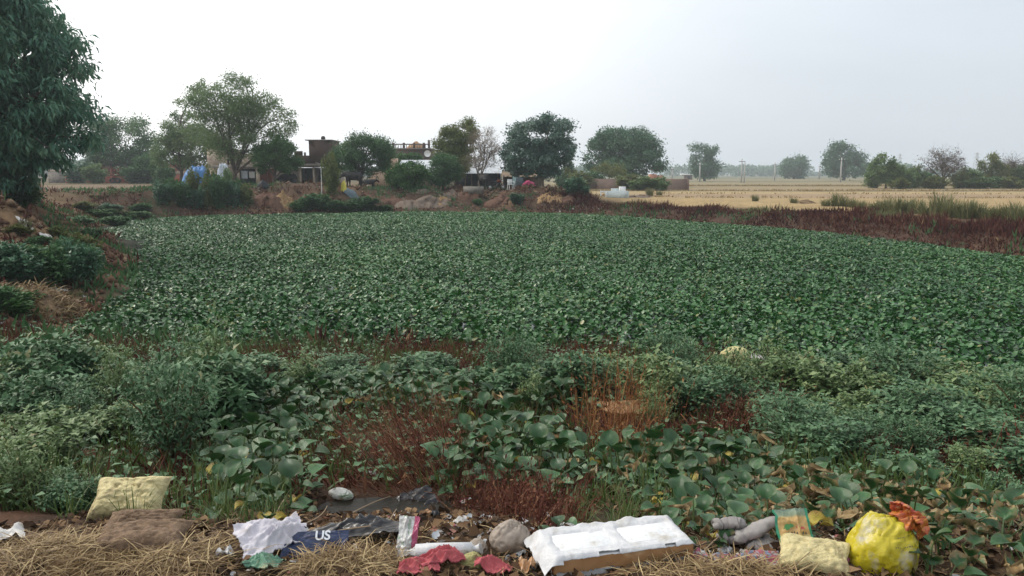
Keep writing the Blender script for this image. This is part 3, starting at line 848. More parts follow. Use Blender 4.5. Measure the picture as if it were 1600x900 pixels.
# bushes on the banks
for (k, u, vb, w, h) in [(1, 254, 318, 38, 32), (0, 286, 322, 36, 36), (1, 310, 325, 36, 30), (2, 304, 314, 26, 40), (0, 344, 324, 38, 46), (1, 366, 322, 32, 36), (2, 384, 318, 26, 24), (0, 270, 308, 28, 28), (2, 330, 312, 24, 42), (3, 356, 312, 22, 40), (2, 326, 324, 26, 34), (0, 372, 312, 20, 30)]:
    shrub_px('hedge_bush', 'dark tangled bush of the thicket below the blue tarpaulin', 'bush', k, u, vb, w, h, 'thicket below the blue tarpaulin')
shrub_px('grey_shrub', 'tall thin greyish shrub beside the white post at the brick tower house', 'shrub', 2, 517, 304, 30, 50)
for (k, u, vb, w, h) in [(0, 492, 326, 50, 22), (4, 470, 330, 40, 16), (0, 566, 328, 56, 20), (4, 545, 331, 44, 14), (0, 520, 330, 40, 16), (4, 600, 330, 30, 10)]:
    shrub_px('waterside_bush', 'low green bush at the waterline below the brick tower house', 'bush', k, u, vb, w, h, 'bushes at the far waterline')
shrub_px('yard_bush', 'small dark bush on the earth slope below the pale blue door', 'bush', 1, 808, 318, 26, 16)
shrub_px('yard_bush', 'small green tuft bush at the foot of the red earth heap', 'bush', 0, 745, 321, 20, 10)
for (k, u, vb, w, h) in [(1, 893, 304, 36, 26), (1, 910, 308, 30, 20), (0, 878, 294, 30, 20)]:
    shrub_px('bank_bush', 'dark green bush between the yard slope and the white trough', 'bush', k, u, vb, w, h, 'bushes beside the white trough')
for (k, u, vb, w, h) in [(1, 30, 436, 90, 46), (0, 78, 446, 70, 60), (1, 0, 424, 80, 44), (0, 50, 420, 70, 36), (1, 96, 428, 50, 40), (0, 20, 408, 60, 26)]:
    shrub_px('bank_shrub', 'dark leafy shrub covering the slope above the straw coloured mound', 'shrub', k, u, vb, w, h, 'shrubs above the straw mound')
for (k, u, vb, w, h) in [(1, 122, 444, 70, 66), (0, 140, 434, 50, 50), (0, 112, 412, 50, 40), (1, 150, 424, 36, 40), (2, 130, 400, 50, 30)]:
    shrub_px('bank_shrub', 'rounded dark shrub at the water beside the white foam scraps', 'shrub', k, u, vb, w, h, 'shrubs beside the foam scraps')
for (k, u, vb, w, h) in [(4, 20, 488, 90, 34), (0, -10, 480, 70, 34)]:
    shrub_px('bank_shrub', 'fresh green low shrub at the foot of the straw coloured mound', 'shrub', k, u, vb, w, h, 'shrubs below the straw mound')
shrub_px('bank_grass', 'bright green weed tuft under the low boughs of the big dark tree', 'weed', 4, 36, 318, 60, 34)
for (k, u, vb, w, h) in [(0, 180, 352, 46, 14), (4, 210, 342, 60, 12), (0, 120, 352, 50, 14), (4, 160, 338, 60, 12), (2, 90, 372, 40, 16), (0, 60, 384, 44, 16), (4, 100, 392, 40, 18), (2, 30, 366, 40, 14), (0, 140, 372, 40, 16), (1, 170, 330, 40, 12), (0, 220, 330, 34, 12), (2, 130, 326, 40, 10)]:
    shrub_px('creeping_weed', 'low creeping green weed on the littered slope above the pond', 'weed', k, u, vb, w, h, 'weeds on the littered slope')
for (k, u, vt, w, Y) in [(3, 1428, 266, 34, 120), (0, 1446, 271, 34, 124), (3, 1415, 274, 30, 118), (3, 1512, 268, 38, 122), (2, 1498, 274, 34, 118), (0, 1535, 272, 30, 126), (3, 1592, 264, 34, 122),
                         (2, 1460, 279, 44, 116), (3, 1528, 280, 44, 116), (0, 1556, 278, 34, 118), (2, 1580, 280, 40, 116), (3, 1365, 275, 26, 122), (0, 1620, 268, 50, 122), (2, 1405, 281, 30, 114)]:
    shrub_y('field_bush', 'scrubby bush in the row between the field and thorn trees', 'bush', k, u, vt, w, Y, 'scrub along the field edge')
for (k, u, vt, w, Y) in [(2, 905, 274, 50, 112), (0, 925, 270, 40, 116), (2, 985, 278, 60, 108), (3, 1030, 281, 40, 102), (3, 1005, 280, 44, 103), (2, 890, 262, 30, 118)]:
    shrub_y('wall_bush', 'scrubby bush growing along the long brick boundary wall', 'bush', k, u, vt, w, Y, 'scrub along the brick wall')
for (k, u, vt, w, Y) in [(0, 215, 262, 50, 116), (0, 235, 245, 44, 118), (3, 150, 262, 40, 116), (4, 250, 250, 30, 110), (1, 120, 256, 50, 120), (0, 262, 262, 34, 104)]:
    shrub_y('wall_bush', 'green bush growing against the red compound wall', 'bush', k, u, vt, w, Y, 'bushes at the red wall')

def in_poly(u, v, poly):
    ins = False
    for i in range(len(poly)):
        (ax, ay), (bx_, by_) = poly[i], poly[(i + 1) % len(poly)]
        if (ay > v) != (by_ > v) and u < (bx_ - ax) * (v - ay) / (by_ - ay) + ax:
            ins = not ins
    return ins

def scatter(poly, sep, seed, tries=4000):
    """random ground points whose picture falls in a region, kept sep metres apart"""
    r = random.Random(seed)
    us = [p[0] for p in poly]; vs = [p[1] for p in poly]
    # sample on the ground so that density is even in metres
    corners = [gp(*p) for p in poly]
    x0, x1 = min(c.x for c in corners), max(c.x for c in corners)
    y0, y1 = min(c.y for c in corners), max(c.y for c in corners)
    pts = []
    wp = [(c.x, c.y) for c in corners]
    for _ in range(tries):
        x, y = r.uniform(x0, x1), r.uniform(y0, y1)
        if not in_poly(x, y, wp):
            continue
        if any((x - a) ** 2 + (y - b) ** 2 < sep * sep for a, b in pts):
            continue
        pts.append((x, y))
    zs = T(np.array([p[0] for p in pts]), np.array([p[1] for p in pts])) if pts else []
    return [Vector((p[0], p[1], z)) for p, z in zip(pts, zs)]

# regions are the ground the plants root in
WEED_ZONES = [
    ('weeds behind the cream sack', 'dull green leafy weed bush in the thicket behind the cream sack', [(-60, 640), (120, 600), (330, 612), (350, 690), (330, 745), (150, 740), (-60, 735)], 0.60, 0.46, 0.52),
    ('weeds before the sack', 'dull green weed bush on the crest just before the thicket near the sack', [(-40, 800), (0, 760), (120, 765), (120, 800)], 0.34, 0.22, 0.26),
    ('weeds before the pond edge by the shrubs', 'dull green leafy weed bush on the open shore near the dark waterside shrubs', [(20, 612), (130, 582), (330, 590), (420, 612), (300, 622), (120, 620)], 0.66, 0.42, 0.32),
    ('weeds above the broad hyacinth leaves', 'dull green weed bush above the broad hyacinth leaves near the red tufts', [(400, 598), (470, 584), (600, 586), (770, 596), (740, 616), (560, 610), (410, 612)], 0.52, 0.38, 0.28),
    ('weeds by the orange dry stems', 'dull green weed bush behind the orange dry stems', [(785, 610), (850, 584), (920, 596), (1040, 586), (1090, 600), (1050, 640), (960, 612), (860, 640), (790, 640)], 0.54, 0.42, 0.44),
    ('weeds below the yellow foam', 'dull green leafy weed bush below the discarded yellow foam', [(1000, 620), (1090, 596), (1180, 610), (1100, 655), (1020, 670)], 0.44, 0.42, 0.48),
    ('weeds above the yellow bag', 'dull green leafy weed bush in the broad thicket above the yellow bag', [(1180, 630), (1210, 606), (1420, 612), (1680, 640), (1700, 800), (1580, 800), (1420, 745), (1290, 720), (1195, 690)], 0.58, 0.48, 0.44),
]
nb = 0
for gname, lab, poly, sep, rx, rz in WEED_ZONES:
    for p in scatter(poly, sep, nb + 3):
        s = random.choice((0.55, 0.7, 0.85, 0.95, 1.1, 1.3)) * random.uniform(0.92, 1.08)
        k = random.randrange(8)
        look = ('small ' if s < 0.8 else 'big ' if s > 1.12 else 'mid sized ') + ('coarse leaved ', 'pale fine leaved ', 'broad leaved ', 'tiny leaved ', 'pale ', 'fine leaved ', 'leggy ', 'leggy pale ')[k]
        put_bush('weed_bush', look + lab.replace('dull green leafy ', '').replace('dull green ', ''), 'weed bush', WEED, k, (p.x, p.y, p.z - 0.03), rx * s, rz * s * random.uniform(0.8, 1.2) * (1.35 if k > 5 else 1), gname)
        nb += 1

# ------------------------------------------------------------------ tufts: dry red weeds and green grass
def tuft_mesh(name, mat, seed, n, R, H, w, spread, tmpl=L_BENT, seeds=0.0, tint=(0.5, 0.25), leanx=0.0):
    g = np.random.default_rng(seed)
    mb = MB()
    a = g.uniform(0, 6.28, n); r = R * np.sqrt(g.random(n))
    P = np.stack([np.cos(a) * r, np.sin(a) * r, np.zeros(n)], -1)
    a2 = a + g.normal(0, 0.8, n); tl = np.abs(g.normal(0, spread, n))
    D = np.stack([np.cos(a2) * np.sin(tl) + leanx, np.sin(a2) * np.sin(tl), np.cos(tl)], -1)
    L = H * g.uniform(0.45, 1.1, n)
    N = np.stack([-np.cos(a2), -np.sin(a2), np.full(n, 0.6)], -1) + g.normal(0, 0.4, (n, 3))
    t = np.clip(g.normal(tint[0], tint[1], n), 0, 1)
    leaves(mb, P, D, N, L, w * g.uniform(0.6, 1.4, n), tmpl, t)
    if seeds > 0:          # small leaflets and seed heads up the stems
        k = int(n * seeds); i = g.integers(0, n, k)
        f = g.uniform(0.3, 1.0, k)
        leaves(mb, P[i] + nrm(D[i]) * (L[i] * f)[:, None], nrm(D[i]) * 0.7 + g.normal(0, 0.6, (k, 3)), g.normal(0, 1, (k, 3)), H * g.uniform(0.05, 0.11, k), w * g.uniform(1.5, 3.2, k), L_DIAMOND, np.clip(t[i] + g.normal(0, 0.15, k), 0, 1))
    return mb.mesh(name, M[mat])

REDT = [tuft_mesh('stem', 'red', 400 + i, 44, 0.17, 0.40, 0.006, 0.55, seeds=3.0, tint=(0.42, 0.22)) for i in range(4)]
REDLEAN = [tuft_mesh('stem', 'red', 410 + i, 34, 0.28, 0.68, 0.0045, 0.85, seeds=0.9, tint=(0.5, 0.3), leanx=-0.6) for i in range(3)]
ORT = [tuft_mesh('stem', 'orange', 420 + i, 13, 0.20, 0.80, 0.006, 0.55, seeds=1.4, tint=(0.4, 0.35)) for i in range(4)]
GRT = [tuft_mesh('blade', 'grass', 430 + i, 34, 0.12, 0.40, 0.009, 0.75, tint=(0.45, 0.28)) for i in range(4)]
PGT = [tuft_mesh('blade', 'palegrass', 440 + i, 240, 0.45, 0.95, 0.035, 0.35, tint=(0.45, 0.3)) for i in range(3)]

def put_tuft(name, label, cat, meshes, p, s, group=None, rz=None, partname='stems'):
    o = link(name, random.choice(meshes), None, (p.x, p.y, p.z - 0.02), random.uniform(0, 6.28) if rz is None else rz)
    o.scale = (s, s, s * random.uniform(0.8, 1.2))
    h = o.scale.z
    return tag(o, ('low ' if h < 0.75 else 'tall ' if h > 1.0 else 'middling ') + label, cat, group)

for gname, lab, poly, sep, ms, s, name in [
    ('red weeds by the pool', 'tangle of red dry stems leaning over the stagnant pool', [(560, 705), (690, 670), (740, 730), (700, 775), (600, 770)], 0.20, REDLEAN, 1.0, 'dry_red_weed'),
    ('orange stems', 'upright orange dry weed stems between green weeds and hyacinth', [(890, 690), (935, 640), (1040, 645), (1030, 700), (960, 735)], 0.22, ORT, 1.0, 'dry_orange_weed'),
    ('red tufts by shore', 'red tuft on the open shore before the pond edge', [(345, 612), (370, 572), (450, 585), (420, 612)], 0.28, REDT, 0.9, 'dry_red_weed'),
    ('red weeds in a line', 'short red weed tuft in the line between pond edge and weeds', [(590, 556), (640, 544), (790, 552), (770, 572), (620, 566)], 0.42, REDT, 0.9, 'dry_red_weed'),
    ('red weeds in dark hollow', 'dark red weed tuft in the hollow below the yellow foam', [(1105, 690), (1120, 650), (1200, 650), (1195, 690)], 0.26, REDT, 1.1, 'dry_red_weed'),
    ('red weeds by thicket', 'dark red weed tuft in the gap of the thicket behind the cream sack', [(-20, 640), (0, 615), (75, 612), (70, 645)], 0.30, REDT, 1.1, 'dry_red_weed'),
    ('red weeds near plastic ball', 'fine dark red weed stems behind the beige plastic bag', [(720, 800), (760, 770), (850, 790), (890, 830), (850, 840), (760, 815)], 0.17, REDT, 0.72, 'dry_red_weed'),
    ('red weeds by foam', 'red weed tuft above the discarded yellow foam', [(1050, 562), (1070, 548), (1125, 552), (1110, 566)], 0.34, REDT, 0.9, 'dry_red_weed'),
    ('red weeds above the bag', 'dark red weed tuft in the broad thicket above the yellow bag', [(1560, 760), (1570, 710), (1640, 720), (1640, 780)], 0.30, REDT, 1.2, 'dry_red_weed'),
    ('red weeds before mat', 'short red weed tuft at the pond edge behind the orange stems', [(840, 556), (870, 536), (960, 542), (950, 566)], 0.5, REDT, 0.9, 'dry_red_weed'),
    ('red weeds on shore', 'short brownish red weed tuft along the shore near the dark shrubs', [(10, 560), (60, 525), (340, 524), (560, 532), (560, 548), (300, 552), (120, 552)], 0.62, REDT, 0.85, 'dry_red_weed'),
]:
    for p in scatter(poly, sep, len(gname) + 40):
        put_tuft(name, lab, 'dry weed', ms, p, s * random.uniform(0.75, 1.25), gname, rz=(random.uniform(-0.7, 0.7) if ms is REDLEAN else None))
for gname, lab, poly, sep, s in [
    ('grass by the pool', 'green grass tuft beside the stagnant pool', [(330, 800), (350, 745), (440, 745), (450, 790), (430, 830), (340, 830)], 0.22, 1.0),
    ('grass behind the foam box', 'bright green grass tuft growing behind the white foam box', [(880, 830), (900, 780), (1020, 775), (1040, 820), (980, 850)], 0.19, 0.95),
    ('grass in the thicket', 'bright green grass tuft under the weeds near the browned hyacinth', [(1200, 740), (1220, 705), (1300, 712), (1290, 745)], 0.24, 1.0),
    ('grass by the sack', 'green grass tuft before the thicket beside the cream sack', [(-20, 800), (0, 745), (140, 748), (150, 790), (300, 790), (320, 745), (340, 830), (260, 820), (120, 815)], 0.24, 1.0),
    ('grass over the pool', 'thin green grass tuft above the pool near red stems', [(470, 735), (490, 705), (550, 710), (545, 745)], 0.22, 0.8),
    ('grass on shore', 'short olive grass tuft on the open shore', [(330, 545), (350, 530), (560, 533), (580, 548), (420, 556)], 0.55, 0.85),
]:
    for p in scatter(poly, sep, len(gname) + 60):
        put_tuft('grass_tuft', lab, 'grass', GRT, p, s * min(1.0, 0.2 + p.y * 0.1) * random.uniform(0.7, 1.3), gname)
for u, vb, h, w in [(1395, 333, 32, 1.0), (1470, 338, 34, 1.1), (1508, 340, 30, 1.0), (1310, 322, 22, 0.8), (1365, 330, 18, 0.8), (1560, 346, 30, 1.0), (1432, 334, 22, 0.9), (1592, 350, 34, 1.1), (1015, 306, 12, 1.0), (1030, 305, 10, 1.0), (1345, 326, 16, 0.7), (1486, 340, 26, 0.9), (1415, 332, 26, 1), (1450, 336, 24, 1), (1525, 340, 28, 1), (1542, 342, 24, 1), (1575, 346, 32, 1), (1330, 324, 18, 1), (1290, 321, 14, 1), (1240, 318, 12, 1), (1180, 314, 10, 1), (1380, 331, 22, 1)]:
    p = gp(u, vb)
    put_tuft('tall_grass_clump', 'pale green grass clump on the bank by the reaped field', 'grass', PGT, p, h * pxm(p.y) / 0.95, 'tall grass on the field bank')

for u, v in ((10, 470), (35, 462), (55, 468), (70, 474), (90, 480), (25, 480), (62, 455), (85, 465), (120, 470), (40, 356), (90, 352), (120, 362)):
    p = gp(u, v)
    put_tuft('dry_grass_clump', 'short dry grass clump on the straw coloured bank mounds', 'grass', PGT, p, 0.32 * random.uniform(0.7, 1.3), 'dry grass on the mounds')

# low ground cover: short red and olive weeds on the shore, and the red weeds of the field bank
def cover():
    g = np.random.default_rng(91)
    mb = MB(); n = 28000
    x = g.uniform(-13, 12, n); y = g.uniform(5.0, 17.5, n)
    d = pond_sd(x, y)
    k = (d > -0.5) & in_view(x, y) & (((x - PUD[0] - 0.1) / 1.0) ** 2 + ((y - PUD[1] + 0.15) / 0.75) ** 2 > 1) & (fbm(x * 0.9, y * 0.9, 61) + 0.2 * g.random(n) > 0.42)
    x, y = x[k], y[k]; n = len(x)
    z = np.maximum(T(x, y), -0.33)
    P = np.stack([x, y, z], -1)
    red = fbm(x * 0.7, y * 0.7, 62) + 0.25 * g.normal(size=n) * 0.6
    for sel, mat in ((red > 0.55, 0), (red <= 0.55, 1)):
        q = P[sel]; m = len(q)
        for _ in range(3):
            D = g.normal(0, 0.4, (m, 3)) + [0, 0, 1]
            leaves(mb, q + g.normal(0, 0.03, (m, 3)) * [1, 1, 0], D, g.normal(0, 1, (m, 3)), g.uniform(0.08, 0.27, m), g.uniform(0.009, 0.022, m), L_BLADE, np.clip(g.normal(0.25, 0.25, m), 0, 1), mat)
    tag(mb.obj('ground_weeds', [M['red'], M['grass']]), 'short red and olive weeds carpeting the shore between the bushes', 'weeds', kind='stuff')
    # leaf litter and small weed leaves on the shore
    mb = MB(); n = 26000
    x = g.uniform(-13, 12, n); y = g.uniform(4.8, 16.5, n)
    k = (pond_sd(x, y) > -0.4) & in_view(x, y) & (((x - PUD[0] - 0.1) / 1.1) ** 2 + ((y - PUD[1] + 0.15) / 0.85) ** 2 > 1) & (fbm(x * 0.6, y * 0.6, 65) > 0.40)
    x, y = x[k], y[k]; n = len(x)
    P = np.stack([x, y, np.maximum(T(x, y), -0.3) + g.uniform(0.02, 0.16, n)], -1)
    a = g.uniform(0, 6.28, n)
    leaves(mb, P, np.stack([np.cos(a), np.sin(a), g.normal(0.1, 0.3, n)], -1), g.normal(0, 0.35, (n, 3)) + [0, 0, 1], g.uniform(0.05, 0.11, n), g.uniform(0.03, 0.07, n), L_FOLD, np.clip(g.normal(0.4, 0.2, n), 0, 0.85))
    tag(mb.obj('creeping_weeds', M['weed']), 'low creeping green weeds under the bushes on the shore', 'weeds', kind='stuff')
    # the field bank
    mb = MB(); n = 62000
    x = g.uniform(2, 40, n); y = g.uniform(22, 78, n)
    d = pond_sd(x, y)
    band = 4.7 + 4.5 * (fbm(x * 0.25, y * 0.25, 71) - 0.5)
    dens = np.where(d > 0.5, 1, 0.5) * sstep(0.15, 0.40, fbm(x * 0.35, y * 0.35, 72))
    k = (d > 0.2) & (d < band) & in_view(x, y, 1.1) & (g.random(n) < dens)
    k &= (x - 4 - np.maximum(0, 63 - y) * 0.456 > -1.5)
    x, y, d = x[k], y[k], d[k]; n = len(x)
    hh = (0.16 + 1.25 * np.maximum(0, fbm(x * 0.45, y * 0.45, 73) - 0.18) ** 1.3 * sstep(0.3, 3, d)) * (1 - 0.35 * sstep(6, 9, d))
    P = np.stack([x, y, T(x, y) - 0.02], -1)
    t0 = fbm(x * 0.25, y * 0.25, 74) * 0.8 + 0.2 * sstep(5, 9, d) - 0.12
    kindn = fbm(x * 0.30, y * 0.30, 75) + 0.05 * g.normal(size=n) + 0.16 * sstep(2.5, 6, d) - 0.08
    for sel, mat in ((kindn < 0.67, 0), (kindn >= 0.67, 1)):
        q = P[sel]; m = len(q)
        for _ in range(4):
            D = g.normal(0, 0.38, (m, 3)) + [0, 0, 1]
            L = hh[sel] * g.uniform(0.4, 1.3, m)
            leaves(mb, q + g.normal(0, 0.12, (m, 3)) * [1, 1, 0], D, g.normal(0, 1, (m, 3)), L, g.uniform(0.03, 0.085, m), L_DIAMOND, np.clip((t0[sel] if mat == 0 else 0.4) + g.normal(0, 0.2, m), 0, 1), mat)
    tag(mb.obj('bank_weeds', [M['redfar'], M['palegrass']]), 'dark red dry weeds covering the bank between pond and fields', 'weeds', kind='stuff')
    # green fringe where mat and banks meet, and scrub grass on the far and near slopes
    mb = MB(); n = 90000
    x = g.uniform(-38, 34, n); y = g.uniform(14, 85, n)
    d = pond_sd(x, y)
    right = (x - 4 - np.maximum(0, 63 - y) * 0.456 > -2)
    k = in_view(x, y, 1.1) & (((d > -0.3) & (d < 2.0) & (g.random(n) < np.where(right, 0.8, 0.9))) | ((d > 2) & (d < 12) & ~right & (fbm(x * 0.45, y * 0.45, 81) > 0.46)))
    k &= fbm(x * 0.8, y * 0.8, 82) > 0.38
    x, y, d = x[k], y[k], d[k]; n = len(x)
    P = np.stack([x, y, np.maximum(T(x, y), -0.3) - 0.01], -1)
    mi = fbm(x * 0.4, y * 0.4, 83) > 0.50
    for sel, mat in ((mi, 0), (~mi, 1)):
        q = P[sel]; m = len(q)
        for _ in range(2):
            D = g.normal(0, 0.5, (m, 3)) + [0, 0, 1]
            leaves(mb, q + g.normal(0, 0.08, (m, 3)) * [1, 1, 0], D, g.normal(0, 1, (m, 3)), g.uniform(0.12, 0.50, m), g.uniform(0.04, 0.10, m), L_DIAMOND, np.clip(g.normal(0.45, 0.25, m), 0, 1), mat)
    tag(mb.obj('slope_weeds', [M['t_mid'], M['redfar']]), 'patchy green and rusty weeds on the earth slopes round the pond', 'weeds', kind='stuff')
    M['stubble'] = leaf_mat('stubble', [(0.16, 0.14, 0.07), (0.26, 0.20, 0.10), (0.36, 0.27, 0.14)], rough=0.8, spec=0.1, trans=0.3)
    # stubble and rank grass on the field bunds
    mb = MB(); n = 42000
    x = g.uniform(4, 110, n); y = g.uniform(50, 175, n)
    n3 = fbm(x * 0.06, y * 0.12, 23); yy = y + 4 * (n3 - 0.5) + 0.06 * x
    d = pond_sd(x, y)
    right = x - 4 - np.maximum(0, 63 - y) * 0.456
    bund = (((yy > 100.5) & (yy < 106.5)) | ((yy > 139) & (yy < 151)) | ((yy > 73) & (yy < 74.6)) | ((yy > 87) & (yy < 88.5)))
    k = in_view(x, y, 1.08) & (right > 4) & (d > 9) & bund & (fbm(x * 0.3, y * 0.3, 85) > 0.4)
    x, y = x[k], y[k]; n = len(x)
    P = np.stack([x, y, T(x, y) - 0.02], -1)
    for _ in range(3):
        leaves(mb, P + g.normal(0, 0.2, (n, 3)) * [1, 1, 0], g.normal(0, 0.35, (n, 3)) + [0, 0, 1], g.normal(0, 1, (n, 3)), g.uniform(0.12, 0.36, n), g.uniform(0.06, 0.13, n), L_DIAMOND, np.clip(g.normal(0.75, 0.25, n), 0, 1))
    tag(mb.obj('field_stubble', M['stubble']), 'dry stubble and rank grass along the field bunds', 'stubble', kind='stuff')
cover()

# ------------------------------------------------------------------ the broad-leaved hyacinth on the shore, plant by plant
def hya_leaf(seed, petiole, lean, size, curl, mats, edge=0.0, tint=0.5, nu=7, nv=6):
    g = np.random.default_rng(seed)
    mb = MB()
    e = np.array([math.sin(lean) * petiole, 0, math.cos(lean) * petiole])
    q = bez(np.zeros(3), np.array([e[0] * 0.25, 0, e[2] * 0.65]), e, 6)
    tube(mb, q, np.array([0.012, 0.013, 0.011, 0.008, 0.006, 0.005]) * (size / 0.16), 5, mat=1, cap=False, tint=g.random())
    th = lean + g.uniform(0.15, 0.8)          # the blade bends outward from its stalk
    ax = np.array([math.sin(th), 0, math.cos(th)]); nm = np.array([-math.cos(th), 0, math.sin(th)]); sd = np.array([0, 1.0, 0])
    us = np.linspace(0, 1, nu); vs = np.linspace(-1, 1, nv)
    V = []; ed = []
    wav = g.uniform(0, 6.28, 3)
    for u in us:
        w = 0.56 * (math.sin(math.pi * min(1, u ** 0.72 * 0.97 + 0.02)) ** 0.55) if u < 1 else 0.03
        if u == 0: w = 0.10
        for v in vs:
            bend = -0.30 * curl * (u - 0.2) ** 2 * 1.6
            cup = 0.26 * abs(v) ** 1.8 * w * 1.7 * (0.7 + curl * 0.4) + 0.035 * math.sin(5 * u + 3 * v + wav[0]) + 0.03 * math.sin(9 * v + wav[1]) * abs(v)
            p = e + size * (ax * (u * 0.98) + sd * (v * w) + nm * (cup + bend))
            if edge > 0:
                k = max(abs(v) ** 3, u ** 4)
                p = p + size * nm * edge * 0.35 * k * math.sin(6 * v + 4 * u + wav[2]) + size * edge * 0.10 * k * g.normal(0, 1, 3) * 0.6
                ed.append(np.clip((k - 0.35 + 0.25 * g.normal()) * 2.0 * edge, 0, 1))
            else:
                ed.append(np.clip((abs(v) ** 6) * 0.12, 0, 1))
            V.append(p)
    i = np.arange(nu - 1)[:, None] * nv; j = np.arange(nv - 1)[None, :]
    Fq = np.stack([i + j, i + j + 1, i + nv + j + 1, i + nv + j], -1).reshape(-1, 4)
    mb.add(np.array(V), Fq, tint + g.uniform(-0.25, 0.25), 0, np.array(ed) + 1e-4)
    return mb.mesh('leaf', mats, True)

HL = [hya_leaf(500 + i, [0.30, 0.22, 0.34, 0.26, 0.18, 0.38, 0.28, 0.24][i], [0.35, 0.65, 0.2, 0.9, 1.05, 0.12, 0.5, 0.75][i], [0.16, 0.15, 0.17, 0.14, 0.15, 0.16, 0.18, 0.13][i], [1, 0.4, 1.6, 0.8, 1.2, 0.5, 1.0, 1.8][i], [M['hyan'], M['stalk']]) for i in range(8)]
HB = [hya_leaf(520 + i, [0.24, 0.30, 0.18, 0.26][i], [0.5, 0.2, 0.95, 0.75][i], 0.155, [1.4, 0.8, 2.0, 1.0][i], [M['hyan'], M['stalk']], edge=[0.8, 0.6, 1.1, 0.9][i]) for i in range(4)]
HD = [hya_leaf(530 + i, [0.22, 0.16, 0.28][i], [0.8, 1.2, 0.4][i], 0.12, [2.6, 2.2, 3.0][i], [M['hyab'], M['stalk']], edge=1.3) for i in range(3)]
HY = [hya_leaf(540 + i, [0.26, 0.2][i], [0.7, 1.0][i], 0.14, 1.2, [M['hyay'], M['stalk']], edge=0.4) for i in range(2)]

def hyacinth(p, label, group, s, brown, yellow, r):
    o = thing('water_hyacinth', label, 'water hyacinth', (p.x, p.y, p.z - 0.04), 0, group)
    n = r.randint(6, 9); seen = set()
    a0 = r.uniform(0, 6.28)
    for i in range(n):
        t = r.random()
        ms = HD if t < brown * 0.35 else HB if t < brown else HY if t < brown + yellow else HL
        seen.add('dead' if ms is HD else 'edge' if ms is HB else 'yellow' if ms is HY else '')
        l = link('leaf', r.choice(ms), o, (r.uniform(-0.06, 0.06), r.uniform(-0.06, 0.06), 0), a0 + i * 2.399 + r.uniform(-0.4, 0.4))
        k = s * r.uniform(0.72, 1.2)
        l.scale = (k, k, k * r.uniform(0.85, 1.15))
        l.rotation_euler.x = r.uniform(-0.12, 0.12); l.rotation_euler.y = r.uniform(-0.15, 0.15)
    w = {6: 'six', 7: 'seven', 8: 'eight', 9: 'nine'}[n] + ' leaved '
    look = 'dead tipped ' if 'dead' in seen else 'yellow flecked ' if 'yellow' in seen else 'brown edged ' if 'edge' in seen else 'all green '
    o['label'] = look + w + label.replace('broad leaved ', '').replace('glossy ', '').replace('browned curling ', '')
    return o

rh = random.Random(7)
nh = 0
for gname, lab, poly, sep, s, br, ye in [
    ('hyacinth beside the pool', 'broad leaved water hyacinth plant in the clump beside the stagnant pool', [(335, 812), (345, 665), (420, 632), (500, 650), (510, 690), (455, 720), (470, 765), (430, 812)], 0.22, 0.78, 0.04, 0.05),
    ('hyacinth in the long strip', 'broad leaved water hyacinth plant in the strip above the leaning red stems', [(430, 636), (500, 610), (640, 604), (790, 620), (880, 640), (800, 668), (690, 652), (560, 650), (480, 662)], 0.24, 0.74, 0.10, 0.05),
    ('hyacinth between dry stems', 'glossy water hyacinth plant between the red and the orange dry stems', [(690, 780), (710, 700), (790, 680), (880, 690), (900, 760), (860, 790), (760, 770)], 0.205, 0.72, 0.03, 0.02),
    ('hyacinth behind the foam box', 'water hyacinth plant behind the white foam box below the orange stems', [(890, 750), (950, 725), (1100, 700), (1190, 706), (1200, 760), (1120, 838), (1050, 842), (1040, 780)], 0.20, 0.66, 0.16, 0.05),
    ('browned hyacinth', 'browned curling water hyacinth plant in the patch behind the yellow bag', [(1110, 835), (1200, 745), (1400, 772), (1560, 800), (1660, 840), (1640, 940), (1450, 935), (1440, 870), (1320, 845), (1200, 842)], 0.215, 0.68, 0.55, 0.04),
    ('hyacinth under orange stems', 'small water hyacinth plant rooted among the weeds behind the orange stems', [(840, 640), (870, 610), (930, 616), (920, 650)], 0.33, 0.9, 0.05, 0.1),
]:
    for p in scatter(poly, sep, len(gname) + 80):
        hyacinth(p, lab, gname, s * min(1.0, 0.45 + p.y * 0.09) * rh.uniform(0.85, 1.15), br, ye, rh); nh += 1
for u, v in ((405, 835), (1120, 862), (880, 842), (1110, 850)):
    hyacinth(gp(u, v), 'small lone hyacinth sprig growing among the rubbish on the bank', 'sprigs among the rubbish', 0.42, 0.1, 0.25, rh)

# the foremost plants of the mat, each on its own
def mat_plants():
    ms = []
    for i in range(5):
        mb = MB()
        rosettes(mb, np.zeros(1), np.zeros(1), np.zeros(1), 9, 0.17, 0.135, L_ROUND, np.array([0.45]), 600 + i)
        ms.append(mb.mesh('water_hyacinth', M['hya'], True))
    g = np.random.default_rng(15)
    x = g.uniform(-9, 9, 5000); y = g.uniform(9, 16, 5000)
    d = pond_sd(x, y)
    k = (d < 0.25) & (d > -0.9) & in_view(x, y, 1.0)
    x, y = x[k], y[k]
    keep = []
    for a, b in zip(x, y):
        if all((a - c) ** 2 + (b - e) ** 2 > 0.055 for c, e in keep):
            keep.append((a, b))
        if len(keep) >= 25:
            break
    for a, b in keep:
        o = link('water_hyacinth', random.choice(ms), None, (a, b, -0.07 + random.uniform(-0.06, 0.05)), random.uniform(0, 6.28))
        s = random.uniform(0.8, 1.2); o.scale = (s, s, s)
        tag(o, 'small floating water hyacinth at the mat edge along the shore', 'water hyacinth', 'hyacinth at the mat edge')
mat_plants()

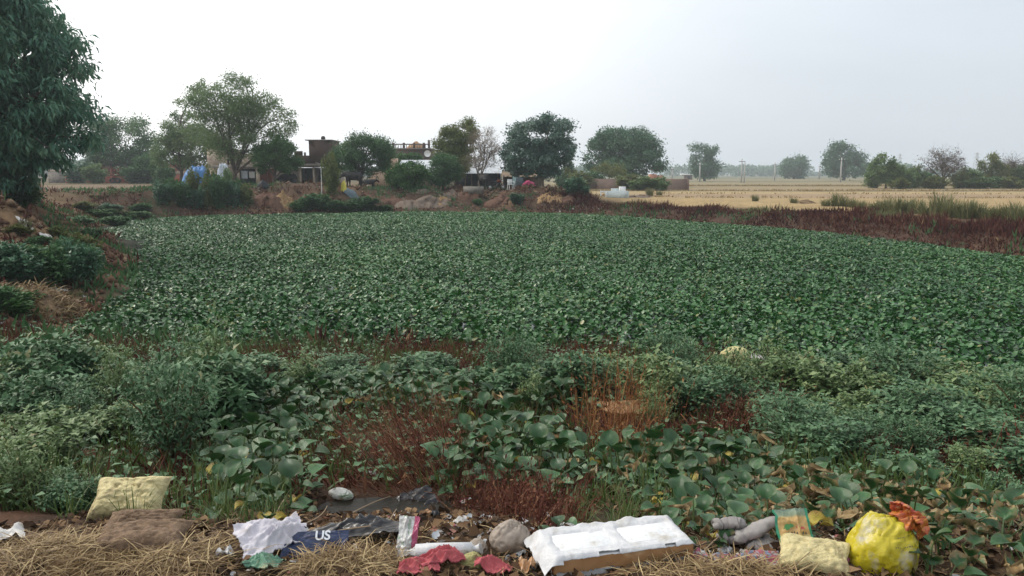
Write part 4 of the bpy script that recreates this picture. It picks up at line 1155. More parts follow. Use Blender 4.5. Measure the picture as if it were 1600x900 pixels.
# ------------------------------------------------------------------ the village on the far bank
M['brick'] = brick_mat('brick_dark', (0.115, 0.058, 0.042), (0.085, 0.048, 0.038), (0.10, 0.075, 0.06))
M['brickred'] = brick_mat('brick_wall', (0.21, 0.12, 0.09), (0.16, 0.095, 0.075), (0.17, 0.14, 0.115), stain=(0.10, 0.075, 0.06))
M['cement'] = surf_mat('old_cement', (0.20, 0.175, 0.15), (0.33, 0.295, 0.25), scale=3, c3=(0.12, 0.10, 0.085))
M['cream'] = surf_mat('cream_plaster', (0.42, 0.34, 0.26), (0.54, 0.45, 0.35), scale=2.5, c3=(0.28, 0.21, 0.15))
M['peach'] = surf_mat('peach_plaster', (0.48, 0.34, 0.24), (0.57, 0.42, 0.31), scale=2.5, c3=(0.33, 0.23, 0.16))
M['redwall'] = surf_mat('red_painted_wall', (0.34, 0.085, 0.055), (0.44, 0.15, 0.09), scale=2, c3=(0.25, 0.15, 0.11))
M['white'] = surf_mat('white_paint', (0.72, 0.73, 0.72), (0.82, 0.83, 0.82), scale=5, rough=0.6)
M['limewash'] = surf_mat('pale_limewash', (0.55, 0.62, 0.60), (0.70, 0.75, 0.73), scale=4, c3=(0.42, 0.48, 0.47))
M['tin'] = surf_mat('corrugated_tin', (0.50, 0.54, 0.58), (0.64, 0.68, 0.71), scale=1.2, rough=0.45, spec=0.5, c3=(0.36, 0.35, 0.35))
M['dark'] = surf_mat('black_tarpaulin_and_interior_shade', (0.012, 0.014, 0.018), (0.03, 0.033, 0.04), scale=3, rough=0.6)  # covers and curtain; also paints the shade inside doorways, windows and openings
M['door'] = surf_mat('grey_metal_door', (0.13, 0.14, 0.14), (0.18, 0.19, 0.19), scale=4)
M['wood'] = surf_mat('weathered_wood', (0.10, 0.07, 0.05), (0.19, 0.14, 0.10), scale=8, stretch=(1, 1, 0.2))
M['reddoor'] = surf_mat('red_brown_door', (0.16, 0.05, 0.03), (0.22, 0.08, 0.05), scale=4)
M['blue'] = surf_mat('blue_tarpaulin', (0.03, 0.13, 0.36), (0.06, 0.21, 0.46), scale=3, rough=0.5, spec=0.3)
M['aqua'] = surf_mat('pale_aqua_paint', (0.36, 0.54, 0.54), (0.46, 0.64, 0.63), scale=4)
M['bluegrey'] = surf_mat('blue_grey_sheet', (0.10, 0.14, 0.16), (0.16, 0.20, 0.22), scale=4)
M['pink'] = surf_mat('pink_cloth', (0.55, 0.07, 0.18), (0.68, 0.13, 0.26), scale=6)
M['thatch'] = surf_mat('thatch', (0.16, 0.115, 0.07), (0.30, 0.22, 0.14), scale=14, stretch=(1, 1, 0.3), bump=0.8)
M['strawheap'] = surf_mat('straw_heap', (0.30, 0.16, 0.08), (0.48, 0.30, 0.16), scale=12, bump=0.8)
M['concretepole'] = surf_mat('concrete_pole', (0.40, 0.39, 0.37), (0.52, 0.51, 0.48), scale=6)
M['iron'] = surf_mat('dark_iron', (0.03, 0.03, 0.03), (0.08, 0.06, 0.05), scale=6, rough=0.6)
M['tyre'] = surf_mat('rubber_tyre', (0.015, 0.015, 0.015), (0.03, 0.03, 0.03), scale=20)
M['rustred'] = surf_mat('rusty_red_paint', (0.12, 0.03, 0.025), (0.19, 0.06, 0.04), scale=6, c3=(0.09, 0.05, 0.035))
M['yellow'] = surf_mat('yellow_cloth', (0.62, 0.52, 0.08), (0.72, 0.62, 0.14), scale=5)
M['cloth'] = surf_mat('pale_blue_washing', (0.42, 0.48, 0.56), (0.58, 0.63, 0.68), scale=5)

def part(name, parent, mat, *boxes, rel=True):
    mb = MB()
    ox, oy, oz = parent.location if parent is not None else (0, 0, 0)
    for b in boxes:
        box(mb, b[0] - ox, b[1] - ox, b[2] - oy, b[3] - oy, b[4] - oz, b[5] - oz)
    return mb.obj(name, M[mat], parent)

def ctr_thing(name, label, cat, u, Y, group=None):
    x = Xy(u, Y)
    return thing(name, label, cat, (x, Y, Tz(x, Y)), 0, group)

def R(u0, u1, v0, v1, Y0, Y1):
    """a block whose front at distance Y0 fills the given frame and reaches back to Y1"""
    return (Xy(u0, Y0), Xy(u1, Y0), Y0, Y1, Zy(v1, Y0), Zy(v0, Y0))

def corrugated(name, parent, u0, u1, vtop, vbot, Y0, Y1, mat, pitch=0.16):
    """a sloping ridged sheet, eave in front and low, top edge behind and high"""
    x0, x1 = Xy(u0, Y0), Xy(u1, Y0)
    z0, z1 = Zy(vbot, Y0), Zy(vtop, Y1)
    n = max(8, int((x1 - x0) / pitch * 4))
    xs = np.linspace(x0, x1, n); w = 0.035 * np.sin(np.arange(n) * np.pi / 2)
    ox, oy, oz = parent.location
    mb = MB()
    V = []
    for dz in (0.0, -0.015):
        for (yy, zz) in ((Y0, z0), ((Y0 + Y1) / 2, (z0 + z1) / 2), (Y1, z1)):
            V += [(x - ox, yy - oy, zz - oz + k + dz) for x, k in zip(xs, w)]
    Fq = []
    for s in (0, 3):
        for r in (0, 1):
            b = (s + r) * n
            Fq += [(b + i, b + i + 1, b + n + i + 1, b + n + i) for i in range(n - 1)]
    mb.add(V, Fq)
    return mb.obj(name, M[mat], parent, True)

# brick house with a tower
h = ctr_thing('brick_house', 'unfinished dark brick house with a square upper room and grey door', 'house', 490, 82)
part('wall', h, 'cement', R(430, 467, 262, 300, 82, 88), R(467, 470, 262, 300, 82, 83), R(491, 496, 262, 300, 82, 83), R(512, 519, 262, 300, 82, 88), (Xy(467, 82), Xy(512, 82), 84.6, 88, Zy(300, 82), Zy(262, 82)))
part('lintel', h, 'cement', (Xy(462, 82), Xy(515, 82), 81.2, 88.2, Zy(261, 82), Zy(256, 82)))
d = part('door', h, 'door', (Xy(471, 82), Xy(490, 82), 84.3, 84.5, Zy(299, 82), Zy(263.5, 82)))
part('handle', d, 'iron', (Xy(486, 82) - d.matrix_world.translation.x - h.location.x, Xy(487, 82) - h.location.x, 84.2 - 82, 84.28 - 82, Zy(282, 82) - h.location.z, Zy(278, 82) - h.location.z))
part('pillar', h, 'cream', (Xy(469, 81.4), Xy(471.5, 81.4), 81.4, 81.6, Zy(300, 81.4), Zy(261.3, 81.4)))
part('pillar', h, 'cream', (Xy(489.5, 81.4), Xy(492, 81.4), 81.4, 81.6, Zy(300, 81.4), Zy(261.3, 81.4)))
part('parapet', h, 'brick', R(462, 484.5, 243, 256, 82.2, 82.5), R(462, 474, 236, 243, 82.2, 82.5), R(477, 479, 238, 243, 82.2, 82.5))
part('upper_room', h, 'brick', R(485, 520, 219.5, 256, 82.1, 86))
part('roof_slab', h, 'cement', R(479, 521, 218, 219.4, 81.9, 86.3))
mb = MB(); c = np.array(at_y(505, 217.8, 83)) - np.array(h.location)
tube(mb, [c, c + [0, 0, 0.12], c + [0, 0, 0.28], c + [0, 0, 0.36]], [0.22, 0.24, 0.2, 0.06], 10)
mb.obj('water_pot', M['iron'], h)
part('window', h, 'dark', R(500, 509, 266, 280, 81.95, 81.98))  # no hole cut: dark slab paints the shade of the room behind
# cream house behind the tall tree
h = ctr_thing('cream_house', 'cream two storey house with a pillared porch behind the airy tree', 'house', 370, 90)
part('wall', h, 'cream', R(326, 404, 262, 292, 90, 97), R(326, 348, 232, 262, 90.2, 97), R(348, 400, 240, 262, 92, 97))
part('slab', h, 'cement', R(322, 432, 258.5, 262, 88, 97.2))
part('porch_pillar', h, 'cream', R(366, 369, 262.1, 292, 88.2, 88.5))
part('porch_pillar', h, 'cream', R(371.5, 374.5, 262.1, 292, 88.2, 88.5))
part('porch_pillar', h, 'cream', R(401, 406, 262.1, 292, 88.2, 88.5))
part('doorway', h, 'dark', R(375, 400, 264, 291, 89.9, 89.97))  # interior shade as a near-black slab on the unbroken wall
part('window', h, 'dark', R(352, 360, 245, 256, 91.9, 91.97))  # dark slab on the wall, room shade put into its colour
for k in range(9):
    part('baluster', h, 'cream', R(349 + k * 5.6, 351 + k * 5.6, 248, 258.4, 88.6, 88.75))
part('hand_rail', h, 'cream', R(347, 402, 246.4, 248, 88.55, 88.8))
part('door_panel', h, 'reddoor', R(407, 418, 264, 291, 89.5, 89.7))
part('door_panel', h, 'reddoor', R(419, 430, 264, 291, 89.5, 89.7))
def hung_cloth(u0, u1, v0, v1, Y, mat, label):
    n, m = 14, 6
    xs = np.linspace(Xy(u0, Y), Xy(u1, Y), n); zs = np.linspace(Zy(v0, Y), Zy(v1, Y), m)
    V = [(x, Y + 0.06 * math.sin(i * 1.3) * (j / m) + dy, z + 0.03 * math.sin(i)) for dy in (0, 0.012) for j, z in enumerate(zs) for i, x in enumerate(xs)]
    Fq = [(b + j * n + i, b + j * n + i + 1, b + (j + 1) * n + i + 1, b + (j + 1) * n + i) for b in (0, n * m) for j in range(m - 1) for i in range(n - 1)]
    tag(MB().add(V, Fq).obj('hung_cloth', M[mat], None, True), label, 'cloth')
hung_cloth(378, 388, 267, 279, 88.7, 'cloth', 'grey blue washing hung in the porch of the cream house')
hung_cloth(390, 399, 268, 278, 88.9, 'white', 'white washing hung in the porch of the cream house')
# brick parapet house
h = ctr_thing('parapet_house', 'dark brick house with pillared roof parapet and round dish', 'house', 636, 108)
part('wall', h, 'brick', R(598, 672, 233, 292, 108, 114))
part('roof_slab', h, 'cement', R(596, 674, 231.3, 233, 107.6, 114.3))
for u in (600, 616, 632, 648, 663, 671):
    part('parapet_pillar', h, 'brick', R(u - 1.6, u + 1.6, 223 if u < 665 else 219, 231.2, 107.9, 108.25))
part('parapet_rail', h, 'cement', R(598, 670, 224.5, 226.3, 108.0, 108.2))
for k in range(16):
    part('baluster', h, 'cement', R(602 + k * 4.2, 603 + k * 4.2, 226.4, 231.2, 108.02, 108.16))
mb = MB(); c = np.array(at_y(668, 240, 107.7)) - np.array(h.location)
th = np.linspace(0, 2 * np.pi, 18, endpoint=False)
V = [tuple(c + [0, 0.1, 0])] + [tuple(c + [0.22 * math.cos(a), 0.03, 0.22 * math.sin(a)]) for a in th] + [tuple(c + [0.46 * math.cos(a), -0.1, 0.46 * math.sin(a)]) for a in th]
mb.add(V, [(0, 1 + i, 1 + (i + 1) % 18) for i in range(18)] + [(1 + i, 19 + i, 19 + (i + 1) % 18, 1 + (i + 1) % 18) for i in range(18)])
tube(mb, [c + [0, 0.1, 0], c + [0, 0.35, -0.1]], 0.03, 5)
mb.obj('dish', M['white'], h, True)

def heap(name, label, cat, x, y, z0, rx, ry, hgt, mat, seed, n=26, rings=10, rough=0.16, group=None, z_follow=True, power=1.2):
    """an uneven pile: steep noisy dome with a skirt"""
    g = np.random.default_rng(seed)
    A, Tt = np.meshgrid(2 * np.pi * np.arange(n) / n, np.arange(rings + 1) / rings)
    ca, sa = np.cos(A), np.sin(A)
    nn = 1 + rough * 2.2 * (fbm(ca * 1.8 + seed, sa * 1.8 + Tt * 2, seed) - 0.5)
    zz = hgt * (1 - Tt ** power) ** 0.9 * (1 + rough * 3.0 * (fbm(ca * Tt * 3 + seed, sa * Tt * 3, seed + 3) - 0.5)) + 0.05 * hgt * g.normal(size=A.shape) * (Tt > 0)
    xx, yy = rx * Tt * nn * ca, ry * Tt * nn * sa
    gz = (T(x + xx, y + yy) - z0) if z_follow else 0 * xx
    V = np.stack([xx, yy, zz + gz * (Tt ** 1.5) - 0.06 * (Tt > 0.999)], -1).reshape(-1, 3)
    Fq = [(k * n + i, k * n + (i + 1) % n, (k + 1) * n + (i + 1) % n, (k + 1) * n + i) for k in range(rings) for i in range(n)]
    o = MB().add(V, [f[::-1] for f in Fq]).obj(name, M[mat], None, True, (x, y, z0))
    return tag(o, label, cat, group)

x, y, z = at_y(650, 226.5, 110)
heap('straw_heap', 'rust coloured straw heaped on the brick parapet house roof', 'straw', x, y, Zy(231.2, 110) + 0.02, 1.25, 0.9, 0.85, 'strawheap', 3, z_follow=False)
# walls and sheds in the yard
h = ctr_thing('compound_wall', 'cream plastered yard wall behind the buffalo calf', 'wall', 596, 86)
part('wall_panel', h, 'peach', R(578, 614, 266, 300, 86, 86.3))
part('gate_pier', h, 'peach', R(611, 621, 247, 300, 85.6, 86.6))
part('coping', h, 'cement', R(577, 615, 265, 266, 85.9, 86.4))
h = ctr_thing('cattle_shed', 'low shed with pale corrugated sheets behind the bushy tree', 'shed', 648, 84)
corrugated('roof_sheet', h, 618, 660, 250, 266, 82, 87, 'tin')
corrugated('roof_sheet', h, 657, 681, 250, 268, 81.6, 86.6, 'tin')
part('back_wall', h, 'peach', R(618, 682, 268, 296, 86.6, 86.8))
for u in (619, 640, 660, 680):
    part('post', h, 'wood', R(u - 0.8, u + 0.8, 267.5, 298, 82.2, 82.35))
h = ctr_thing('open_shed', 'open cattle shed with white sheet roof and dark curtain', 'shed', 748, 84)
corrugated('roof_sheet', h, 711, 748, 246, 271, 81, 86, 'tin')
corrugated('roof_sheet', h, 746, 783, 245.5, 270.6, 80.9, 86.1, 'tin')
part('curtain', h, 'dark', R(713, 782, 270.5, 295, 83, 83.1))
for u in (714, 727, 737, 762, 778, 783):
    part('post', h, 'wood', R(u - 0.7, u + 0.7, 271, 298, 81.3, 81.45))
part('brick_pier', h, 'peach', R(769, 782, 250, 268, 87, 88))
part('cross_beam', h, 'wood', R(766, 792, 248.7, 249.8, 86.6, 86.9))
h = ctr_thing('thatched_hut', 'dark thatched lean-to with pale aqua door beneath the grey green tree', 'hut', 815, 80)
corrugated('roof_thatch', h, 783, 852, 266, 276, 78, 84, 'thatch', 0.5)
part('back_wall', h, 'wood', R(786, 850, 275, 299, 83, 83.2))
part('door', h, 'aqua', R(801, 806.5, 274.5, 297, 77.5, 77.7))
part('side_sheet', h, 'bluegrey', R(806.6, 818, 276, 298, 78.0, 78.1))
for u in (787, 794, 826, 840, 849):
    part('post', h, 'wood', R(u - 0.6, u + 0.6, 274, 299, 78.3, 78.42))
p = gp(828, 293); heap('cloth_bundle', 'bright pink cloth bundle under the thatched lean-to', 'bundle', p.x, 76.5, Tz(p.x, 76.5), 0.75, 0.5, 0.6, 'pink', 9, power=3)
# red wall, hut and trailer beyond the littered slope
h = ctr_thing('compound_wall', 'red painted boundary wall with paler coping beyond the littered slope', 'wall', 150, 126)
part('wall_panel', h, 'redwall', R(104, 235, 267, 290, 126, 126.4))
part('wall_panel', h, 'cement', R(76, 103, 267, 290, 126, 126.4))
part('coping', h, 'cream', R(76, 236, 265.4, 267, 125.9, 126.5))
for u in (104, 128, 150, 176, 204, 233):
    part('pier', h, 'redwall', R(u - 2, u + 2, 264, 290, 125.7, 126.6))
h = ctr_thing('red_hut', 'small red hut with a bright white roof slab and cream band', 'hut', 258, 118)
part('wall', h, 'redwall', R(242, 276, 272, 292, 118, 122), R(246, 274, 256, 267, 118.1, 122))
part('band', h, 'cream', R(241, 276.5, 267, 272, 117.9, 122.1))
part('roof_slab', h, 'white', R(243, 280, 252.5, 256, 117.2, 122.6))
part('opening', h, 'dark', R(250, 262, 257, 266, 118.02, 118.06))  # shade inside the hut painted as a dark slab on its wall
h = ctr_thing('brick_outhouse', 'dull red roofed outhouse behind the farm trailer', 'shed', 185, 128)
corrugated('roof_sheet', h, 140, 214, 251, 259, 127.5, 133, 'rustred')
part('wall', h, 'cream', R(146, 210, 259, 290, 129, 133))
part('opening', h, 'dark', R(150, 166, 262, 282, 128.9, 128.96))  # dark slab for the outhouse's shaded inside, wall left whole
h = ctr_thing('farm_trailer', 'dark red farm trailer with slatted sides parked at red wall', 'trailer', 188, 120)
part('bed', h, 'rustred', R(160, 214, 272, 274.5, 120, 122.4))
for k in range(11):
    part('side_slat', h, 'rustred', R(161 + k * 4.8, 163.2 + k * 4.8, 263, 271.9, 120.02, 120.12))
part('side_rail', h, 'rustred', R(160, 214, 262, 263, 120, 120.14))
part('tail_board', h, 'iron', R(196, 214, 260.5, 271.9, 122.2, 122.4))
for u in (176, 184):
    mb = MB(); c = np.array(at_y(u, 280, 119.8)) - np.array(h.location)
    c[2] = 0.42
    tube(mb, [c + [0, -0.13, 0], c + [0, -0.12, 0], c + [0, 0.12, 0], c + [0, 0.13, 0]], [0.34, 0.45, 0.45, 0.34], 18)
    w = mb.obj('wheel', M['tyre'], h, True)
    mb = MB(); tube(mb, [c + [0, -0.16, 0], c + [0, -0.14, 0]], [0.18, 0.2], 14); mb.obj('rim', M['rustred'], w)
part('drawbar', h, 'iron', R(214, 228, 277, 278.4, 120.8, 121))
# the tarpaulined stack
for nm, lb, u, Y, rx, hg, m_, sd in [('tarpaulin_stack', 'stack under bright blue tarpaulin above the dark thicket', 310, 86, 1.8, 2.0, 'blue', 5), ('tarpaulin_stack', 'smaller paler stack wrapped in faded sheeting beside blue tarpaulin', 350, 87, 0.8, 2.3, 'cloth', 6)]:
    x = Xy(u, Y); heap(nm, lb, 'tarpaulin', x, Y, Tz(x, Y), rx, 1.4, hg, m_, sd, rough=0.22, power=3.5)
# white post and fence of the shrub
p = gp(503, 303)
mb = MB(); tube(mb, [(0, 0, -0.2), (0, 0, 1.2), (0, 0, 2.55)], [0.035, 0.032, 0.03], 8)
o = thing('gate_post', 'thin white post standing beside the greyish shrub', 'post', (p.x, p.y, p.z))
mb.obj('shaft', M['white'], o)
mb = MB(); tube(mb, [(0, 0, 2.5), (-0.45, 0, 2.62)], 0.03, 6); mb.obj('bracket', M['cement'], o)

# ------------------------------------------------------------------ cattle
M['hide'] = surf_mat('buffalo_hide', (0.010, 0.009, 0.009), (0.026, 0.022, 0.020), scale=5, rough=0.6, spec=0.35)
M['horn'] = surf_mat('horn', (0.05, 0.045, 0.04), (0.10, 0.09, 0.08), scale=8)

def buffalo(name, label, u, vfeet, length, rz, headlow=0.0, calf=False):
    """one continuous body: barrel, neck, head and four jointed legs grown together"""
    x_ = Xy(u, vfeet); p = Vector((x_, vfeet, Tz(x_, vfeet)))
    s = length
    mb = MB()
    hL = 0.60 if not calf else 0.56          # leg share of the body length
    zb = 0.70 * s if not calf else 0.72 * s
    spine = np.array([(-0.52, 0, zb + 0.02), (-0.45, 0, zb + 0.03), (-0.3, 0, zb + 0.0), (-0.1, 0, zb - 0.02 * s), (0.12, 0, zb - 0.02 * s), (0.30, 0, zb + 0.02), (0.44, 0, zb + 0.04), (0.52, 0, zb + 0.03)])
    spine[:, 0] *= s
    rr = np.array([0.10, 0.19, 0.235, 0.255, 0.25, 0.225, 0.18, 0.10]) * s * (0.9 if calf else 1)
    tube(mb, spine, rr, 14, flat=1.08)
    nk = np.array([(0.40 * s, 0, zb + 0.06 * s), (0.55 * s, 0, zb + (0.10 - headlow * 0.6) * s), (0.68 * s, 0, zb + (0.13 - headlow) * s)])
    tube(mb, nk, np.array([0.17, 0.13, 0.105]) * s, 10)
    hd = np.array([(0.62 * s, 0, zb + (0.17 - headlow) * s), (0.72 * s, 0, zb + (0.13 - headlow) * s), (0.84 * s, 0, zb + (0.02 - headlow) * s), (0.90 * s, 0, zb + (-0.05 - headlow) * s)])
    tube(mb, hd, np.array([0.085, 0.10, 0.075, 0.055]) * s, 10)
    for sy in (-1, 1):
        y0 = 0.12 * s * sy
        tube(mb, [(0.62 * s, 0.07 * s * sy, zb + (0.17 - headlow) * s), (0.60 * s, 0.2 * s * sy, zb + (0.13 - headlow) * s)], [0.03 * s, 0.035 * s], 6, flat=0.6)      # ear
        st = 0.05 * s * sy
        tube(mb, [(0.34 * s + st, y0, zb), (0.36 * s + st, y0, zb * 0.62), (0.345 * s + st, y0, zb * 0.40), (0.355 * s + st, y0, zb * 0.14), (0.36 * s + st, y0, 0.0)], np.array([0.115, 0.085, 0.052, 0.042, 0.055]) * s, 8)
        tube(mb, [(-0.40 * s - st, y0, zb), (-0.34 * s - st, y0, zb * 0.66), (-0.44 * s - st, y0, zb * 0.36), (-0.425 * s - st, y0, zb * 0.14), (-0.41 * s - st, y0, 0.0)], np.array([0.15, 0.12, 0.058, 0.044, 0.056]) * s, 8)
    tube(mb, [(-0.53 * s, 0, zb + 0.08 * s), (-0.58 * s, 0, zb * 0.75), (-0.57 * s, 0, zb * 0.4), (-0.57 * s, 0, zb * 0.28)], np.array([0.03, 0.02, 0.018, 0.03]) * s, 6)
    if not calf:
        tube(mb, [(-0.22 * s, 0, zb - 0.2 * s), (-0.24 * s, 0, zb - 0.3 * s)], [0.1 * s, 0.06 * s], 8)
    tmp = mb.obj('tmp', M['hide'])
    r = tmp.modifiers.new('r', 'REMESH'); r.mode = 'VOXEL'; r.voxel_size = 0.028 * s; r.use_smooth_shade = True
    sm = tmp.modifiers.new('s', 'SMOOTH'); sm.factor = 0.5; sm.iterations = 4
    dg = bpy.context.evaluated_depsgraph_get()
    me = bpy.data.meshes.new_from_object(tmp.evaluated_get(dg))
    bpy.data.objects.remove(tmp)
    me.materials.clear(); me.materials.append(M['hide'])
    o = thing(name, label, 'buffalo', (p.x, p.y, p.z + 0.0), rz)
    link('body', me, o)
    if not calf:
        for sy in (-1, 1):
            hb = MB()
            b0 = np.array([0.63 * s, 0.06 * s * sy, zb + (0.22 - headlow) * s])
            tube(hb, [b0, b0 + np.array([-0.06, 0.14 * sy, 0.03]) * s, b0 + np.array([-0.17, 0.18 * sy, 0.10]) * s, b0 + np.array([-0.22, 0.10 * sy, 0.19]) * s], np.array([0.035, 0.032, 0.024, 0.008]) * s, 7)
            hb.obj('horn', M['horn'], o, True)
    return o
buffalo('buffalo', 'black buffalo standing by the porch under the low dense tree', 451, 76, 1.55, math.pi, 0.25)
buffalo('buffalo', 'black buffalo standing in the shade with a yellow cloth behind it', 554, 75, 1.6, math.pi, 0.1)
buffalo('buffalo_calf', 'small dark buffalo calf facing the cream yard wall', 577, 73, 1.05, 0.15, 0.0, True)
buffalo('buffalo', 'black buffalo feeding at the grey concrete trough', 757, 73, 1.5, math.pi * 0.62, 0.35)
p = gp(537, 297); o = heap('feed_sack', 'yellow sack set down beside the shaded buffalo', 'sack', p.x, p.y, p.z, 0.26, 0.24, 0.75, 'yellow', 12, power=3)
p = gp(548, 302); heap('grey_bundle', 'dark grey plastic bundle on the bank below the shaded buffalo', 'bundle', p.x, p.y, p.z, 0.8, 0.5, 0.3, 'bluegrey', 13, power=2.5)
p = gp(411, 292); heap('dark_bundle', 'black covered bundle before the red brown doors', 'bundle', p.x, p.y, p.z, 0.55, 0.5, 0.6, 'dark', 14)
p = gp(740, 301)
o = thing('water_trough', 'grey concrete cattle trough at the foot of the pale bare tree', 'trough', p)
mb = MB()
for b in ((-0.9, 0.9, -0.35, -0.25, -0.1, 0.55), (-0.9, 0.9, 0.25, 0.35, -0.1, 0.55), (-0.9, -0.8, -0.25, 0.25, -0.1, 0.55), (0.8, 0.9, -0.25, 0.25, -0.1, 0.55), (-0.8, 0.8, -0.25, 0.25, -0.1, 0.1)):
    box(mb, *b)
mb.obj('basin', M['cement'], o)
mb = MB(); box(mb, -0.8, 0.8, -0.25, 0.25, 0.38, 0.40); mb.obj('water', M['dark'], o)

# motorcycle and plastic chair in the yard
p = gp(776, 297)
o = thing('motorcycle', 'dark motorcycle parked in front of the open cattle shed', 'motorcycle', p, 0.25)
for x0 in (-0.62, 0.62):
    mb = MB(); th = np.linspace(0, 2 * np.pi, 20)
    tube(mb, [(x0 + 0.27 * math.cos(a), 0, 0.30 + 0.27 * math.sin(a)) for a in th], 0.05, 6, cap=False)
    w = mb.obj('wheel', M['tyre'], o, True)
    mb = MB(); tube(mb, [(x0, -0.05, 0.3), (x0, 0.05, 0.3)], 0.08, 10)
    for a in np.linspace(0, np.pi, 5)[:-1]:
        tube(mb, [(x0 - 0.24 * math.cos(a), 0, 0.3 - 0.24 * math.sin(a)), (x0 + 0.24 * math.cos(a), 0, 0.3 + 0.24 * math.sin(a))], 0.008, 4)
    mb.obj('spokes', M['tin'], w)
mb = MB(); tube(mb, [(-0.62, 0, 0.3), (-0.2, 0, 0.62), (0.35, 0, 0.72), (0.62, 0, 0.3)], 0.04, 6); tube(mb, [(-0.1, 0, 0.2), (0.15, 0, 0.55)], 0.13, 8); mb.obj('frame', M['iron'], o)
mb = MB(); tube(mb, [(0.02, 0, 0.78), (0.15, 0, 0.82), (0.32, 0, 0.82), (0.42, 0, 0.76)], [0.06, 0.13, 0.13, 0.05], 10); mb.obj('tank', M['rustred'], o, True)
mb = MB(); tube(mb, [(-0.62, 0, 0.80), (-0.3, 0, 0.78), (0.0, 0, 0.77)], [0.07, 0.11, 0.07], 8, flat=0.5); mb.obj('seat', M['dark'], o, True)
mb = MB(); tube(mb, [(0.38, -0.35, 1.0), (0.45, -0.2, 0.98), (0.48, 0, 0.92), (0.45, 0.2, 0.98), (0.38, 0.35, 1.0)], 0.018, 5); mb.obj('handlebar', M['iron'], o)
mb = MB(); tube(mb, [(0.48, 0, 0.82), (0.6, 0, 0.84)], [0.05, 0.09], 10); mb.obj('headlight', M['tin'], o)
p = gp(798, 296)
o = thing('plastic_chair', 'white plastic chair beside the pale aqua door', 'chair', p, 0.4)
mb = MB(); box(mb, -0.24, 0.24, -0.22, 0.22, 0.42, 0.46); mb.obj('seat', M['white'], o)
mb = MB()
for k in range(5):
    box(mb, -0.22 + k * 0.095, -0.16 + k * 0.095, 0.2, 0.24, 0.462, 0.84)
box(mb, -0.24, 0.24, 0.195, 0.245, 0.842, 0.9); mb.obj('backrest', M['white'], o)
for sx in (-1, 1):
    for sy in (-1, 1):
        mb = MB(); tube(mb, [(0.21 * sx, 0.19 * sy, 0.42), (0.25 * sx, 0.23 * sy, -0.02)], 0.025, 6); mb.obj('leg', M['white'], o)
    mb = MB(); tube(mb, [(0.25 * sx, -0.22, 0.46), (0.27 * sx, -0.22, 0.66), (0.27 * sx, 0.2, 0.68)], 0.025, 6); mb.obj('armrest', M['white'], o)

# ------------------------------------------------------------------ earth heaps along the far waterline
M['earthred'] = surf_mat('red_earth', (0.095, 0.050, 0.034), (0.15, 0.080, 0.052), scale=5, bump=0.9)
M['earthochre'] = surf_mat('ochre_earth', (0.26, 0.16, 0.075), (0.36, 0.235, 0.12), scale=4, bump=0.9, c3=(0.18, 0.11, 0.06))
M['earthgrey'] = surf_mat('grey_earth', (0.14, 0.105, 0.08), (0.22, 0.17, 0.135), scale=5, bump=0.9, c3=(0.10, 0.065, 0.045))
M['earthdry'] = surf_mat('dry_mound', (0.10, 0.066, 0.040), (0.28, 0.19, 0.105), scale=8, bump=1.0, c3=(0.085, 0.055, 0.036))
for u, vb, wpx, hpx, mt, lab in [
    (672, 318, 60, 16, 'earthgrey', 'grey brown earth heap with straw bits at the far waterline'),
    (688, 320, 34, 18, 'earthochre', 'pale ochre earth heap at the far waterline'),
    (706, 310, 34, 16, 'earthgrey', 'grey ash heap beside the peaked red earth heap'),
    (728, 311, 36, 18, 'earthred', 'peaked dark red earth heap by the concrete trough'),
    (785, 318, 56, 16, 'earthred', 'broad red earth bank below the parked motorcycle'),
    (862, 314, 46, 14, 'earthochre', 'orange earth heap at the foot of the grey green tree'),
    (890, 318, 44, 14, 'earthred', 'dull red earth heap beside the bank bushes'),
    (420, 318, 60, 24, 'earthred', 'reddish earth slope below the porch buffalo'),
    (440, 322, 44, 24, 'earthochre', 'eroded ochre earth bank beside the reddish slope'),
    (590, 318, 60, 18, 'earthred', 'rubble strewn red earth bank below the buffalo calf'),
    (640, 322, 50, 14, 'earthgrey', 'low grey earth hump between the waterside bushes'),
    (1000, 308, 36, 7, 'earthgrey', 'low flattened earth hump past the white trough'),
    (1265, 318, 40, 8, 'earthdry', 'pale straw covered hump on the red weed bank')]:
    p = gp(u, vb)
    heap('earth_heap', lab, 'earth heap', p.x, p.y + 0.5, p.z, wpx * 0.5 * pxm(p.y), wpx * 0.42 * pxm(p.y), hpx * 0.62 * pxm(p.y), mt, int(u), rough=0.55, n=40, rings=16)
